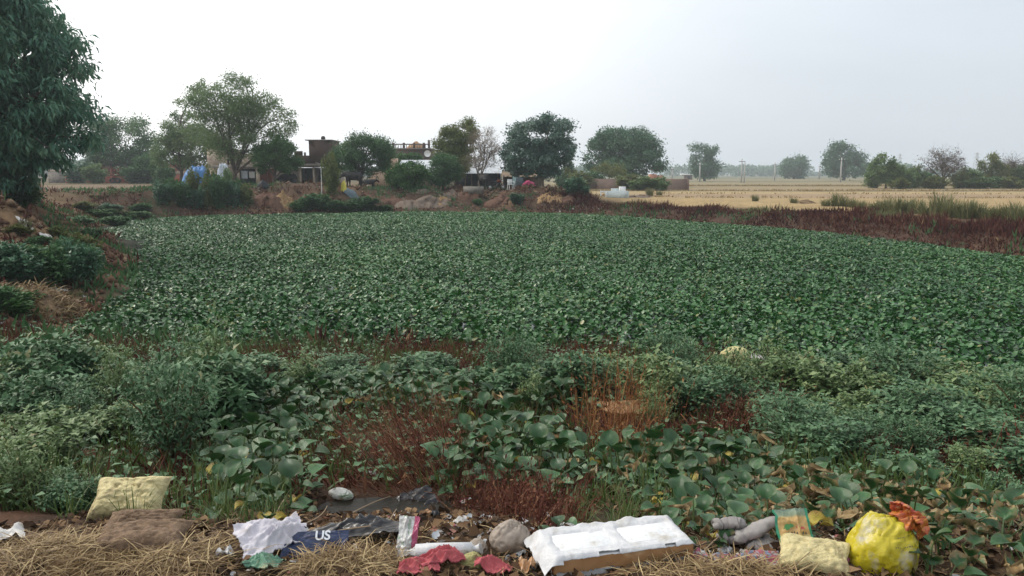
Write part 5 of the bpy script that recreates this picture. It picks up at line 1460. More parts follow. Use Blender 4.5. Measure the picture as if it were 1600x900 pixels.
def clods():
    g = np.random.default_rng(171)
    n = 40000
    x = g.uniform(-38, 9, n); y = g.uniform(15, 82, n)
    d = pond_sd(x, y)
    k = (d > 0.2) & (d < 11) & in_view(x, y, 1.05) & (x - 4 - np.maximum(0, 63 - y) * 0.456 < 0.5) & (y > 14) & (g.random(n) < sstep(0.36, 0.6, fbm(x * 0.5, y * 0.5, 172)))
    x3 = g.uniform(-27, -8, 14000); y3 = g.uniform(15, 46, 14000)
    d3 = pond_sd(x3, y3); k3 = (d3 > 0.1) & (d3 < 9) & in_view(x3, y3, 1.05) & (fbm(x3 * 0.6, y3 * 0.6, 176) > 0.42)
    x, y = np.concatenate([x[k], x3[k3]]), np.concatenate([y[k], y3[k3]]); n = len(x)
    s = g.uniform(0.04, 0.16, n) * np.where(g.random(n) < 0.08, 2.0, 1.0)
    z = T(x, y)
    base = np.array([(1, 0, 0), (0, 1, 0), (-1, 0, 0), (0, -1, 0), (0, 0, 0.8), (0, 0, -0.6)], float)
    V = base[None] * (s[:, None, None] * g.uniform(0.6, 1.3, (n, 6, 1)))
    a = g.uniform(0, 6.28, n); ca, sa = np.cos(a)[:, None], np.sin(a)[:, None]
    V = np.stack([V[..., 0] * ca - V[..., 1] * sa + x[:, None], V[..., 0] * sa + V[..., 1] * ca + y[:, None], V[..., 2] + (z + s * 0.15)[:, None]], -1)
    tf = np.array([(0, 1, 4), (1, 2, 4), (2, 3, 4), (3, 0, 4), (1, 0, 5), (2, 1, 5), (3, 2, 5), (0, 3, 5)])
    Fq = (tf[None] + (np.arange(n) * 6)[:, None, None]).reshape(-1, 3)
    mb = MB(); mb.add(V.reshape(-1, 3), Fq, np.repeat(np.clip(fbm(x * 0.3, y * 0.3, 173) + g.normal(0, 0.15, n), 0, 1), 6))
    M['clod'] = leaf_mat('earth_clods', [(0.06, 0.034, 0.024), (0.11, 0.060, 0.040), (0.18, 0.115, 0.068), (0.30, 0.24, 0.18)], rough=0.95, spec=0.1, trans=0)
    tag(mb.obj('earth_rubble', M['clod']), 'clods and broken brick strewn over the earth slopes', 'rubble', kind='stuff')
clods()
p = gp(22, 476)
r_ = 80 * pxm(p.y); h_ = 19 * pxm(p.y)
hp = heap('earth_mound', 'straw coloured earth mound under the slope shrubs', 'earth mound', p.x, p.y + 0.6, p.z, r_, r_ * 0.9, h_, 'earthdry', 24, rough=0.6, n=48, rings=18)
g = np.random.default_rng(24); n = 2600
a = g.uniform(0, 6.28, n); r = np.sqrt(g.random(n)) * 1.05
P = np.stack([r_ * r * np.cos(a), r_ * 0.9 * r * np.sin(a), h_ * np.clip(1 - r ** 1.2, 0, 1) + g.uniform(-0.02, 0.07, n)], -1)
P[:, 2] += (T(P[:, 0] + p.x, P[:, 1] + p.y + 0.6) - p.z) * np.clip(r, 0, 1) ** 1.5
b_ = g.uniform(0, 6.28, n)
mb = MB(); leaves(mb, P, np.stack([np.cos(b_), np.sin(b_), g.normal(0.15, 0.4, n)], -1), g.normal(0, 0.5, (n, 3)) + [0, 0, 1], g.uniform(0.1, 0.4, n), g.uniform(0.012, 0.03, n), L_BENT, np.clip(g.normal(0.3, 0.3, n), 0, 1))
s = mb.obj('loose_straw', M['straw'], hp); s['kind'] = 'stuff'

# ------------------------------------------------------------------ long brick wall, trough and things of the fields
h = ctr_thing('boundary_wall', 'long low weathered brick boundary wall before the dome shaped tree', 'wall', 980, 112)
xw = [(884, 116), (932, 114), (980, 112), (1028, 110), (1075, 108)]
for (ua, Ya), (ub_, Yb) in zip(xw[:-1], xw[1:]):
    xa, xb = Xy(ua, Ya), Xy(ub_, Yb)
    za, zb_ = Tz(xa, Ya), Tz(xb, Yb)
    ox, oy, oz = h.location
    V = []
    for (xx, yy, zz) in ((xa, Ya, za), (xb, Yb, zb_)):
        for dy in (0, 0.25):
            V += [(xx - ox, yy + dy - oy, zz - oz - 0.3), (xx - ox, yy + dy - oy, Zy(279.5, 112) - oz)]
    MB().add(V, [(0, 4, 5, 1), (2, 3, 7, 6), (1, 5, 7, 3), (0, 1, 3, 2), (4, 6, 7, 5)]).obj('wall_panel', M['brickred'], h)
    mb = MB(); box(mb, xb - ox - 0.14, xb - ox + 0.14, Yb - oy - 0.06, Yb - oy + 0.4, zb_ - oz - 0.3, Zy(278.8, 112) - oz); mb.obj('pier', M['brickred'], h)
for u in (1001, 1039):
    x = Xy(u, 109.5); z = Tz(x, 109.5)
    o = thing('iron_post', 'thin pale iron post standing along the long brick wall', 'post', (x, 109.5, z), 0, 'iron posts at the long wall')
    mb = MB(); tube(mb, [(0, 0, -0.2), (0, 0, 1.55)], 0.03, 6); mb.obj('shaft', M['concretepole'], o)
    mb = MB(); box(mb, -0.06, 0.06, -0.06, 0.06, 1.55, 1.60); mb.obj('cap', M['concretepole'], o)
x = Xy(1027, 150); o = thing('brick_stack', 'stack of new orange bricks behind the long brick wall', 'bricks', (x, 150, Tz(x, 150)))
M['newbrick'] = brick_mat('new_brick', (0.46, 0.20, 0.12), (0.38, 0.16, 0.10), (0.30, 0.16, 0.11), stain=(0.30, 0.14, 0.10))
part('stack_block', o, 'newbrick', R(1016, 1026, 272, 288, 150, 152))
part('stack_block', o, 'newbrick', R(1027, 1036, 274, 288, 150.2, 152))
# white trough
h = ctr_thing('cattle_trough', 'white limewashed cattle trough standing in the red weed bank', 'trough', 960, 70)
gz = h.location.z
xa, xb = Xy(938, 70), Xy(983, 70)
part('tank_wall', h, 'limewash', (xa + 0.6, xb, 70, 70.15, gz - 0.2, Zy(299, 70)), (xa + 0.6, xb, 71.4, 71.55, gz - 0.2, Zy(299, 70)), (xb - 0.15, xb, 70.15, 71.4, gz - 0.2, Zy(299, 70)), (xa + 0.6, xa + 0.75, 70.15, 71.4, gz - 0.2, Zy(299, 70)))
part('tank_floor', h, 'limewash', (xa + 0.75, xb - 0.15, 70.15, 71.4, gz + 0.15, gz + 0.3))
part('end_post', h, 'white', (xa, xa + 0.1, 70, 70.12, gz - 0.2, Zy(298, 70)))
part('end_post', h, 'white', (xa + 0.44, xa + 0.55, 69.8, 69.92, gz - 0.2, Zy(298.5, 70)))
part('end_rail', h, 'white', (xa + 0.1, xa + 0.44, 69.95, 70.02, Zy(301, 70), Zy(298.3, 70)))
part('pump_block', h, 'limewash', (Xy(960, 70), Xy(971, 70), 71.56, 72.5, gz - 0.2, Zy(294.5, 72)))
part('pump_block', h, 'white', (Xy(970, 72), Xy(979, 72), 72.52, 73.3, gz - 0.2, Zy(291.5, 73)))
# field hut
h = ctr_thing('field_hut', 'tiny brick hut with white flat roof below the tall loose tree', 'hut', 1076, 300)
part('wall', h, 'brickred', R(1071, 1082, 273.5, 281, 300, 303))
part('roof', h, 'white', R(1066, 1086, 271.6, 273.4, 299.5, 304))
part('opening', h, 'dark', R(1074, 1078, 275, 280, 299.9, 299.96))  # inner shade painted by a dark slab before the solid wall
# poles
def pole(u, Y, vtop, label, double=False, mat='concretepole'):
    x = Xy(u, Y, 1.0); z = Tz(x, Y)
    o = thing('utility_pole', label, 'utility pole', (x, Y, z), 0)
    H = Zy(vtop, Y) - z
    mb = MB()
    w = max(0.14, 0.0009 * Y)
    V = [(-w, -w * 0.8, -0.4), (w, -w * 0.8, -0.4), (w, w * 0.8, -0.4), (-w, w * 0.8, -0.4), (-w * 0.6, -w * 0.5, H), (w * 0.6, -w * 0.5, H), (w * 0.6, w * 0.5, H), (-w * 0.6, w * 0.5, H)]
    mb.add(V, BOXF); mb.obj('shaft', M[mat], o)
    mb = MB(); box(mb, -0.8, 0.8, -0.05 - w, -w, H - 0.75, H - 0.62); mb.obj('crossarm', M['iron'], o)
    for sx in (-0.7, 0.0, 0.7):
        mb = MB(); tube(mb, [(sx, -w, H - 0.62), (sx, -w, H - 0.45), (sx, -w, H - 0.36)], [0.05, 0.07, 0.03], 6); mb.obj('insulator', M['white'], o)
    if double:
        mb = MB(); mb.add(np.array(V) + [w * 4.2, 0, 0] - np.array([0, 0, 0.9]) * (np.array(V)[:, 2:3] > 1), BOXF); mb.obj('brace_shaft', M[mat], o)
for u, Y, vt, lab, db in [(1158, 190, 248, 'tall double utility pole alone in the open fields', True), (1210, 260, 254, 'thin utility pole between the double pole and lone round tree', False),
                          (1313, 200, 246, 'utility pole standing before the broad dark grove tree', False), (1093, 225, 254, 'utility pole before the tall loose grey green tree', False),
                          (1050, 300, 262, 'faint utility pole past the end of the brick wall', False), (1280, 340, 258, 'faint thin pole just past the lone round tree', False),
                          (1537, 170, 250, 'utility pole rising from scrub by the dull thorn tree', False), (1363, 210, 260, 'short pole between the grove tree and young tree', False)]:
    pole(u, Y, vt, lab, db)
def pylon(u, Y, vtop, label):
    x = Xy(u, Y, 1.0); z = Tz(x, Y); H = Zy(vtop, Y) - z
    o = thing('power_pylon', label, 'pylon', (x, Y, z))
    b = H * 0.13
    def wd(t): return b * (1 - t) + 0.4 * t
    mb = MB()
    for sx in (-1, 1):
        for sy in (-1, 1):
            tube(mb, [(sx * wd(0), sy * wd(0), -0.5), (sx * wd(1), sy * wd(1), H)], 0.16, 4)
    mb.obj('leg_frame', M['concretepole'], o)
    mb = MB(); lv = np.linspace(0, 1, 8)
    for a, c in zip(lv[:-1], lv[1:]):
        for sy in (-1, 1):
            tube(mb, [(-wd(a), sy * wd(a), a * H), (wd(c), sy * wd(c), c * H)], 0.09, 3); tube(mb, [(wd(a), sy * wd(a), a * H), (-wd(c), sy * wd(c), c * H)], 0.09, 3)
    mb.obj('lattice', M['concretepole'], o)
    for t in (0.78, 0.92):
        mb = MB(); tube(mb, [(-H * 0.16, 0, t * H), (0, 0, t * H + 0.6), (H * 0.16, 0, t * H)], 0.14, 4); mb.obj('crossarm', M['concretepole'], o)
pylon(1524, 640, 238, 'faint lattice power pylon rising beyond the leafless thorn trees')
pylon(1404, 760, 240, 'very faint lattice pylon behind the light green young tree')

# ------------------------------------------------------------------ rubbish on the bank
def plastic(name, c1, c2, rough=0.35, scale=5, c3=None, bump=0.25, trans=0.0):
    m = surf_mat(name, c1, c2, scale=scale, rough=rough, spec=0.5, bump=bump, c3=c3, c3scale=9)
    if trans:
        nt = m.node_tree; b = nt.nodes['Principled BSDF']
        tr = nt.nodes.new("ShaderNodeBsdfTranslucent"); nt.links.new(b.inputs['Base Color'].links[0].from_socket, tr.inputs[0])
        ms = nt.nodes.new("ShaderNodeMixShader"); ms.inputs[0].default_value = trans
        nt.links.new(b.outputs[0], ms.inputs[1]); nt.links.new(tr.outputs[0], ms.inputs[2]); nt.links.new(ms.outputs[0], nt.nodes['Material Output'].inputs[0])
    return m
M['foam'] = plastic('white_foam', (0.62, 0.63, 0.64), (0.72, 0.73, 0.73), 0.7, 40, c3=(0.48, 0.45, 0.39), bump=0.3)
M['film'] = plastic('white_film', (0.60, 0.61, 0.63), (0.73, 0.73, 0.73), 0.4, 22, c3=(0.52, 0.50, 0.46), bump=0.5, trans=0.15)
M['tape'] = plastic('brown_tape', (0.36, 0.19, 0.085), (0.44, 0.25, 0.12), 0.25, 8, c3=(0.50, 0.33, 0.19), bump=0.1)
M['shirt'] = plastic('lilac_white_cloth', (0.46, 0.44, 0.49), (0.62, 0.60, 0.64), 0.8, 9, c3=(0.40, 0.36, 0.36))
M['navy'] = plastic('navy_print', (0.007, 0.018, 0.06), (0.012, 0.03, 0.10), 0.4, 25, c3=(0.05, 0.05, 0.06), bump=0.5)
M['beige'] = plastic('beige_plastic', (0.33, 0.265, 0.21), (0.46, 0.39, 0.32), 0.4, 22, c3=(0.24, 0.18, 0.13), bump=0.3, trans=0.2)
M['redcloth'] = plastic('faded_red_cloth', (0.36, 0.065, 0.075), (0.48, 0.12, 0.13), 0.85, 7, c3=(0.28, 0.07, 0.07))
M['greycloth'] = plastic('grey_cloth', (0.22, 0.20, 0.19), (0.33, 0.31, 0.29), 0.85, 9)
M['greencloth'] = plastic('green_cloth', (0.10, 0.22, 0.15), (0.16, 0.31, 0.21), 0.6, 6, c3=(0.34, 0.30, 0.16))
M['yellowgreen'] = plastic('yellow_green_rag', (0.30, 0.27, 0.10), (0.42, 0.38, 0.16), 0.7, 7)
M['whitedirty'] = plastic('dirty_white_plastic', (0.42, 0.41, 0.39), (0.62, 0.61, 0.59), 0.45, 7, c3=(0.26, 0.21, 0.16))
M['creamsack'] = plastic('cream_sack', (0.50, 0.42, 0.20), (0.62, 0.54, 0.29), 0.75, 30, c3=(0.34, 0.27, 0.14), bump=0.8)
M['brownmat'] = plastic('brown_matting', (0.15, 0.095, 0.058), (0.25, 0.165, 0.10), 0.9, 40, bump=0.9, c3=(0.14, 0.09, 0.06))
M['yellowfoam'] = plastic('yellow_foam', (0.52, 0.46, 0.20), (0.66, 0.60, 0.32), 0.85, 6, c3=(0.34, 0.28, 0.13))
M['patterned'] = leaf_mat('patterned_cloth', [(0.0, 0.36, 0.35, 0.36), (0.38, 0.46, 0.44, 0.44), (0.45, 0.42, 0.10, 0.13), (0.58, 0.45, 0.14, 0.17), (0.62, 0.22, 0.27, 0.36), (1.0, 0.36, 0.38, 0.43)], rough=0.8, trans=0.05)
M['packet'] = leaf_mat('yellow_packet', [(0.0, 0.54, 0.46, 0.21), (0.40, 0.54, 0.45, 0.19), (0.44, 0.47, 0.29, 0.10), (0.80, 0.50, 0.33, 0.12), (0.85, 0.24, 0.29, 0.18), (1.0, 0.17, 0.24, 0.18)], rough=0.35, spec=0.5, trans=0.05, edge=(0.03, 0.24, 0.13))
M['multi'] = leaf_mat('printed_wrapper', [(0.0, 0.55, 0.54, 0.50), (0.45, 0.62, 0.62, 0.60), (0.5, 0.25, 0.33, 0.24), (0.7, 0.6, 0.6, 0.55), (0.75, 0.42, 0.07, 0.16), (1.0, 0.45, 0.10, 0.18)], rough=0.3, spec=0.5, trans=0.05)
M['ink'] = plastic('dark_print', (0.05, 0.05, 0.03), (0.08, 0.07, 0.04), 0.5)
M['whiteink'] = plastic('white_print', (0.66, 0.70, 0.74), (0.74, 0.76, 0.80), 0.5)
M['redink'] = plastic('red_print', (0.42, 0.06, 0.05), (0.5, 0.1, 0.08), 0.5)
M['greenink'] = plastic('green_print', (0.06, 0.22, 0.06), (0.10, 0.28, 0.08), 0.5)
M['blackplastic'] = plastic('black_wet_plastic', (0.012, 0.012, 0.014), (0.03, 0.03, 0.034), 0.3, 5, c3=(0.06, 0.055, 0.05))

def n3d(p, s):
    return (fbm(p[..., 0], p[..., 1], s, 3) + fbm(p[..., 1] + 7, p[..., 2], s + 1, 3) + fbm(p[..., 2] + 3, p[..., 0], s + 2, 3)) / 3

def sheet_obj(name, label, cat, u, v, w, h, mat, seed, amp=0.05, rz=0.0, tilt=0.0, lift=0.015, nx=52, ny=40, ragged=0.12, freq=2.0, parent=None, band=None, edgeband=0.0, group=None, curl=0.0, loc=None):
    """a crumpled sheet with ragged outline lying over the ground (tilt stands it up), two skins apart"""
    p = loc if loc is not None else gp(u, v)
    U, W = np.meshgrid(np.linspace(-0.5, 0.5, nx), np.linspace(-0.5, 0.5, ny))
    th = np.arctan2(W, U)
    rag = 1 + ragged * 2 * (fbm(np.cos(th) * 1.7 + seed, np.sin(th) * 1.7, seed) - 0.5) + ragged * 1.2 * (fbm(np.cos(th) * 6 + seed, np.sin(th) * 6, seed + 1) - 0.5)
    x = U * w * rag; y = W * h * rag
    g = np.random.default_rng(seed)
    w1 = fbm(U * freq + seed, W * freq * 1.3, seed + 2, 3) - 0.5
    f1 = np.zeros_like(U)
    for _ in range(9):          # tent ridges between random points, sharp on top and sagging at the sides
        a0, b0 = g.uniform(-0.55, 0.55, 2), g.uniform(-0.55, 0.55, 2)
        ab = b0 - a0
        tt = np.clip(((U - a0[0]) * ab[0] + (W - a0[1]) * ab[1]) / (ab @ ab + 1e-6), 0, 1)
        dd = np.hypot(U - a0[0] - tt * ab[0], W - a0[1] - tt * ab[1]) + 0.03 * np.abs(w1)
        f1 = np.maximum(f1, g.uniform(0.35, 1.0) * np.exp(-dd / g.uniform(0.05, 0.13)) * (0.6 + 0.4 * np.sin(tt * np.pi)))
    f2 = np.abs(fbm(U * freq * 5 + seed, W * freq * 5, seed + 3, 2) - 0.5) * 2
    z = amp * (1.0 * f1 + 0.22 * f2 + 0.7 * w1 + 0.35) + curl * (np.abs(U) * 2) ** 2
    x = x * (1 - 0.25 * f1); 
    c, s = math.cos(tilt), math.sin(tilt)
    y2 = y * c - z * s; z2 = (y + h * 0.5 * (1 if tilt else 0)) * s + z * c
    cr, sr = math.cos(rz), math.sin(rz)
    X, Y_ = x * cr - y2 * sr, x * sr + y2 * cr
    gz = T(X + p.x, Y_ + p.y) - p.z
    if tilt:
        gz = gz * 0
    Z = z2 + gz + lift
    n = nx * ny
    V = np.concatenate([np.stack([X, Y_, Z], -1).reshape(-1, 3), np.stack([X, Y_, Z - 0.005], -1).reshape(-1, 3)])
    i = np.arange(ny - 1)[:, None] * nx; j = np.arange(nx - 1)[None, :]
    Fq = np.stack([i + j, i + j + 1, i + nx + j + 1, i + nx + j], -1).reshape(-1, 4)
    t = (W + 0.5).ravel() if band is None else band(U, W).ravel()
    e = (np.abs(U) > 0.5 - edgeband).astype(float).ravel() if edgeband else np.zeros(n)
    mb = MB(); mb.add(V, np.concatenate([Fq, Fq[:, ::-1] + n]), np.concatenate([t, t]), 0, np.concatenate([e, e]))
    o = mb.obj(name, M[mat], parent, True, p if parent is None else None)
    if parent is None:
        tag(o, label, cat, group)
    return o

def bag_obj(name, label, cat, u, v, rx, ry, rz, mat, seed, amp=0.16, sink=0.12, n=84, m=48, freq=1.6, rot=0.0, loc=None, flat=0.35, fine=0.025, planes=70, facet=0.35, knot=(0.5, 0.1, 0.85)):
    """a slumped, wrinkled bag"""
    p = loc if loc is not None else gp(u, v)
    th = np.linspace(0, 2 * np.pi, n, endpoint=False); ph = np.linspace(-np.pi / 2, np.pi / 2, m)
    TH, PH = np.meshgrid(th, ph)
    d = np.stack([np.cos(TH) * np.cos(PH), np.sin(TH) * np.cos(PH), np.sin(PH)], -1)
    q = n3d(d * freq + seed * 1.37, seed); q2 = np.abs(n3d(d * freq * 2.4 + seed * 0.7, seed + 5) - 0.5) * 2
    q3 = np.abs(n3d(d * freq * 6 + seed * 0.3, seed + 9) - 0.5) * 2
    g = np.random.default_rng(seed)
    pn = rdir(planes, g); ph_ = g.uniform(0.86, 1.06, planes)
    dots = np.maximum(d @ pn.T, 0.05)
    poly = np.sort(ph_ / dots, axis=-1)
    rp = np.minimum(poly[..., 0], 1.25) ** facet
    kd = nrm(np.array(knot)); e1 = nrm(np.cross(kd, [0.3, 1, 0.2])); e2 = np.cross(kd, e1)
    al = np.arccos(np.clip(d @ kd, -1, 1)); be = np.arctan2(d @ e2, d @ e1)
    pl = (1 - np.abs(np.sin(be * 4.5 + 7 * (q - 0.5) + seed))) ** 2 + 0.6 * (1 - np.abs(np.sin(be * 9.5 + 9 * (q2 - 0.3)))) ** 2
    cr = (1 - np.abs(np.sin(15 * q + 6 * q2 + 2 * be))) ** 5          # folds running out from the neck, and cross creases
    r = rp * (1 + amp * 1.3 * (q - 0.5)) - fine * q3 * 1.2 - amp * 0.2 * q2 - 0.16 * pl * np.exp(-al / 0.9) - 0.10 * cr
    P = d * r[..., None] * np.array([rx, ry, rz])
    P[..., 2] = np.where(P[..., 2] < -flat * rz, -flat * rz + (P[..., 2] + flat * rz) * 0.12, P[..., 2])
    P[..., 2] += flat * rz - sink * rz
    c, s = math.cos(rot), math.sin(rot)
    X = P[..., 0] * c - P[..., 1] * s; Y_ = P[..., 0] * s + P[..., 1] * c
    V = np.stack([X, Y_, P[..., 2]], -1)
    i = np.arange(m - 1)[:, None] * n; j = np.arange(n)[None, :]; j2 = (j + 1) % n
    Fq = np.stack([i + j, i + j2, i + n + j2, i + n + j], -1).reshape(-1, 4)
    o = MB().add(V.reshape(-1, 3), Fq, d[..., 2].ravel() * 0.5 + 0.5).obj(name, M[mat], None, True, p)
    tag(o, label, cat)
    return o, V, p

def sack_obj(name, label, cat, u, v, w, h, th, mat, seed, rz=0.0, tilt=0.3, loc=None):
    """a half empty sack: a pillow with pinched ears, seam edges and slack folds"""
    p = loc if loc is not None else gp(u, v)
    nx, ny = 60, 44
    U, W = np.meshgrid(np.linspace(-1, 1, nx), np.linspace(-1, 1, ny))
    body = np.sqrt(np.clip((1 - np.abs(U) ** 3.2) * (1 - np.abs(W) ** 3.0), 0, 1))
    n1 = fbm(U * 1.6 + seed, W * 1.6, seed, 3) - 0.5
    n2 = fbm(U * 2.3 + seed + 5, W * 2.3, seed + 4, 3) - 0.5
    fold = (1 - np.abs(np.sin(3.2 * U + 2 * W + 9 * n1 + seed))) ** 3 + 0.7 * (1 - np.abs(np.sin(4 * W - 3 * U + 10 * n2))) ** 4
    slump = 1 + 0.5 * n2 - 0.25 * W
    up = th * body * slump * (1 + 0.6 * n1) - 0.16 * th * fold * (0.4 + 0.6 * np.sqrt(body)) 
    x = U * w * 0.5 * (1 - 0.10 * (1 - np.abs(W)) * np.abs(U) + 0.06 * n1); y = W * h * 0.5 * (1 - 0.10 * (1 - np.abs(U)) * np.abs(W) + 0.06 * n2)
    dn = -0.25 * th * body
    c, s = math.cos(tilt), math.sin(tilt); cr, sr = math.cos(rz), math.sin(rz)
    def place(z):
        y2 = y * c - z * s; z2 = (y + h * 0.5) * s + z * c
        return np.stack([x * cr - y2 * sr, x * sr + y2 * cr, z2 + 0.03], -1).reshape(-1, 3)
    n = nx * ny
    i = np.arange(ny - 1)[:, None] * nx; j = np.arange(nx - 1)[None, :]
    Fq = np.stack([i + j, i + j + 1, i + nx + j + 1, i + nx + j], -1).reshape(-1, 4)
    o = MB().add(np.concatenate([place(up), place(dn)]), np.concatenate([Fq, Fq[:, ::-1] + n])).obj(name, M[mat], None, True, p)
    return tag(o, label, cat)

# the foam box with its tape and film
def foam_box():
    zt = 1.385
    fl = np.array(on_z(868, 883, zt)); fr = np.array(on_z(1079, 855, zt))
    ax = fr - fl; Lx = np.linalg.norm(ax); rz = math.atan2(ax[1], ax[0])
    Wd, H = 0.25, 0.185
    gz = min(Tz(*fl), Tz(*fr), Tz(fl[0] - Wd * math.sin(rz), fl[1] + Wd * math.cos(rz)))
    o = thing('foam_box', 'white foam box with brown tape round it and torn white film on top', 'foam box', (fl[0], fl[1], zt - H), rz)
    t = 0.028
    me = bpy.data.meshes.new('tub'); bm = bmesh.new()
    for b in ((0, Lx, 0, t, 0, H), (0, Lx, Wd - t, Wd, 0, H), (0, t, t, Wd - t, 0, H), (Lx - t, Lx, t, Wd - t, 0, H), (t, Lx - t, t, Wd - t, 0, 0.03)):
        r = bmesh.ops.create_cube(bm, size=1)
        for vv in r['verts']:
            vv.co = Vector((b[0] + (vv.co.x + 0.5) * (b[1] - b[0]), b[2] + (vv.co.y + 0.5) * (b[3] - b[2]), b[4] + (vv.co.z + 0.5) * (b[5] - b[4])))
    bm.to_mesh(me); bm.free(); me.materials.append(M['foam'])
    link('tub', me, o)
    lid = MB(); box(lid, -0.004, Lx + 0.004, -0.004, Wd + 0.004, H + 0.001, H + 0.022)
    l = lid.obj('lid', M['foam'], o)
    bv = l.modifiers.new('b', 'BEVEL'); bv.width = 0.008; bv.segments = 3
    # raised panels pressed in the lid
    for a, b_ in ((0.04, 0.47), (0.53, 0.95)):
        q = MB(); box(q, Lx * a, Lx * b_, 0.05, Wd - 0.05, H + 0.0225, H + 0.030)
        pq = q.obj('lid_panel', M['foam'], l); bv = pq.modifiers.new('b', 'BEVEL'); bv.width = 0.006; bv.segments = 2
    # tape over the joint of lid and tub
    g = np.random.default_rng(4)
    n = 60
    per = [(a, -0.009) for a in np.linspace(-0.009, Lx + 0.009, n)] + [(Lx + 0.009, b_) for b_ in np.linspace(0, Wd + 0.009, 24)] + [(a, Wd + 0.009) for a in np.linspace(Lx, -0.009, 40)] + [(-0.009, b_) for b_ in np.linspace(Wd, 0.0, 24)]
    V = []
    for k, (a, b_) in enumerate(per):
        w1 = 0.004 * math.sin(k * 0.37) + 0.003 * g.normal()
        V += [(a, b_, H - 0.036 + w1), (a, b_ - 0.0015 * math.sin(k * 0.9), H + 0.006), (a, b_, H + 0.020 + w1 * 0.4)]
    m = len(per)
    Fq = [(3 * k + r, 3 * ((k + 1) % m) + r, 3 * ((k + 1) % m) + r + 1, 3 * k + r + 1) for k in range(m) for r in (0, 1)]
    MB().add(V, Fq).obj('tape', M['tape'], o, True)
    # torn film over the lid, ruched at the rims and hanging over the ends
    nx, ny = 70, 30
    U, W = np.meshgrid(np.linspace(-0.09, 1.06, nx), np.linspace(-0.09, 1.16, ny))
    X = U * Lx + 0.012 * (fbm(W * 7, U * 3, 5) - 0.5); Y_ = W * Wd + 0.012 * (fbm(W * 3, U * 7, 6) - 0.5)
    top = H + 0.034
    out = np.maximum(np.maximum(-U, U - 1) * Lx, np.maximum(-W, W - 1) * Wd)
    ridge = np.abs(fbm(U * 9, W * 4, 7) - 0.5) * 2; ridge2 = np.abs(fbm(U * 22, W * 9, 8) - 0.5) * 2
    Z = top + 0.020 * ridge * (0.3 + 0.7 * sstep(0.55, 0.95, W)) + 0.006 * ridge2 - np.maximum(0, out) * 1.35 * (0.6 + 0.5 * fbm(U * 6, W * 6, 9))
    Z = Z - 0.014 * (sstep(0.04, 0.08, U) * (1 - sstep(0.44, 0.48, U)) + sstep(0.54, 0.58, U) * (1 - sstep(0.92, 0.96, U))) * sstep(0.14, 0.24, W) * (1 - sstep(0.76, 0.86, W))
    Z = Z + 0.018 * np.exp(-(((U - 0.68) / 0.06) ** 2 + ((W - 1.02) / 0.12) ** 2)) + 0.02 * np.exp(-(((U + 0.05) / 0.05) ** 2 + ((W - 0.35) / 0.3) ** 2))
    front = sstep(0.0, 0.22, -W + 0.12)
    keep = (W > -0.035 - 0.03 * fbm(U * 12, W * 0, 12)) | (U < 0.05)
    n = nx * ny
    V = np.concatenate([np.stack([X, Y_, Z], -1).reshape(-1, 3), np.stack([X, Y_, Z - 0.0025], -1).reshape(-1, 3)])
    i = np.arange(ny - 1)[:, None] * nx; j = np.arange(nx - 1)[None, :]
    Fq = np.stack([i + j, i + j + 1, i + nx + j + 1, i + nx + j], -1).reshape(-1, 4)
    kk = keep.ravel()[Fq].all(1)
    Fq = Fq[kk]
    MB().add(V, np.concatenate([Fq, Fq[:, ::-1] + n])).obj('torn_film', M['film'], o, True)
foam_box()

# yellow bag with a twisted neck
M['yellowbag'] = plastic('yellow_bag', (0.52, 0.42, 0.012), (0.66, 0.56, 0.045), 0.24, 20, c3=(0.56, 0.52, 0.40), bump=0.45, trans=0.15)
nt = M['yellowbag'].node_tree
o, V, p = bag_obj('yellow_bag', 'stuffed bright yellow plastic bag knotted with red and orange tails', 'bag', 1378, 884, 0.150, 0.135, 0.165, 'yellowbag', 23, amp=0.42, flat=0.5, sink=0.05, facet=0.55, freq=1.2)
M['bagtail'] = leaf_mat('bag_tail', [(0.30, 0.03, 0.03), (0.42, 0.06, 0.04), (0.58, 0.22, 0.04), (0.62, 0.52, 0.06)], rough=0.3, spec=0.5, trans=0.1)
for k, (dx_, dy_, dz_, w_, h_, a_) in enumerate([(0.09, 0.0, 0.20, 0.12, 0.10, 0.3), (0.115, -0.02, 0.185, 0.10, 0.08, 1.2), (0.07, 0.03, 0.215, 0.10, 0.07, 2.2), (0.125, 0.01, 0.16, 0.09, 0.08, 0.8)]):
    t_ = sheet_obj('knotted_tail', None, None, 0, 0, w_, h_, 'bagtail', 23 + k, amp=0.05, rz=a_, tilt=0.5 + 0.25 * k, lift=0.0, nx=26, ny=20, ragged=0.3, loc=p, parent=o, band=lambda U, W: fbm(U * 5 + k, W * 5, 9))
    t_.location = (dx_, dy_, dz_ - h_ * 0.3)
mb = MB(); m_, n_ = V.shape[:2]
for r, c0, c1 in ((34, 64, 80), (30, 62, 82)):
    for c in range(c0, c1):
        if (c * 7 + r) % 5 == 0: continue
        a = V[r, c % n_]; b_ = V[r, (c + 1) % n_]; up = V[r + 1, c % n_] - a
        out = nrm(a * np.array([1, 1, 0.3])) * 0.006
        q = [a + out + up * 0.1, a + (b_ - a) * 0.55 + out + up * 0.1, a + (b_ - a) * 0.55 + out + up * 0.42, a + out + up * 0.42]
        mb.add(q, np.array([(0, 1, 2, 3)]))
mb.obj('printing', M['ink'], o)
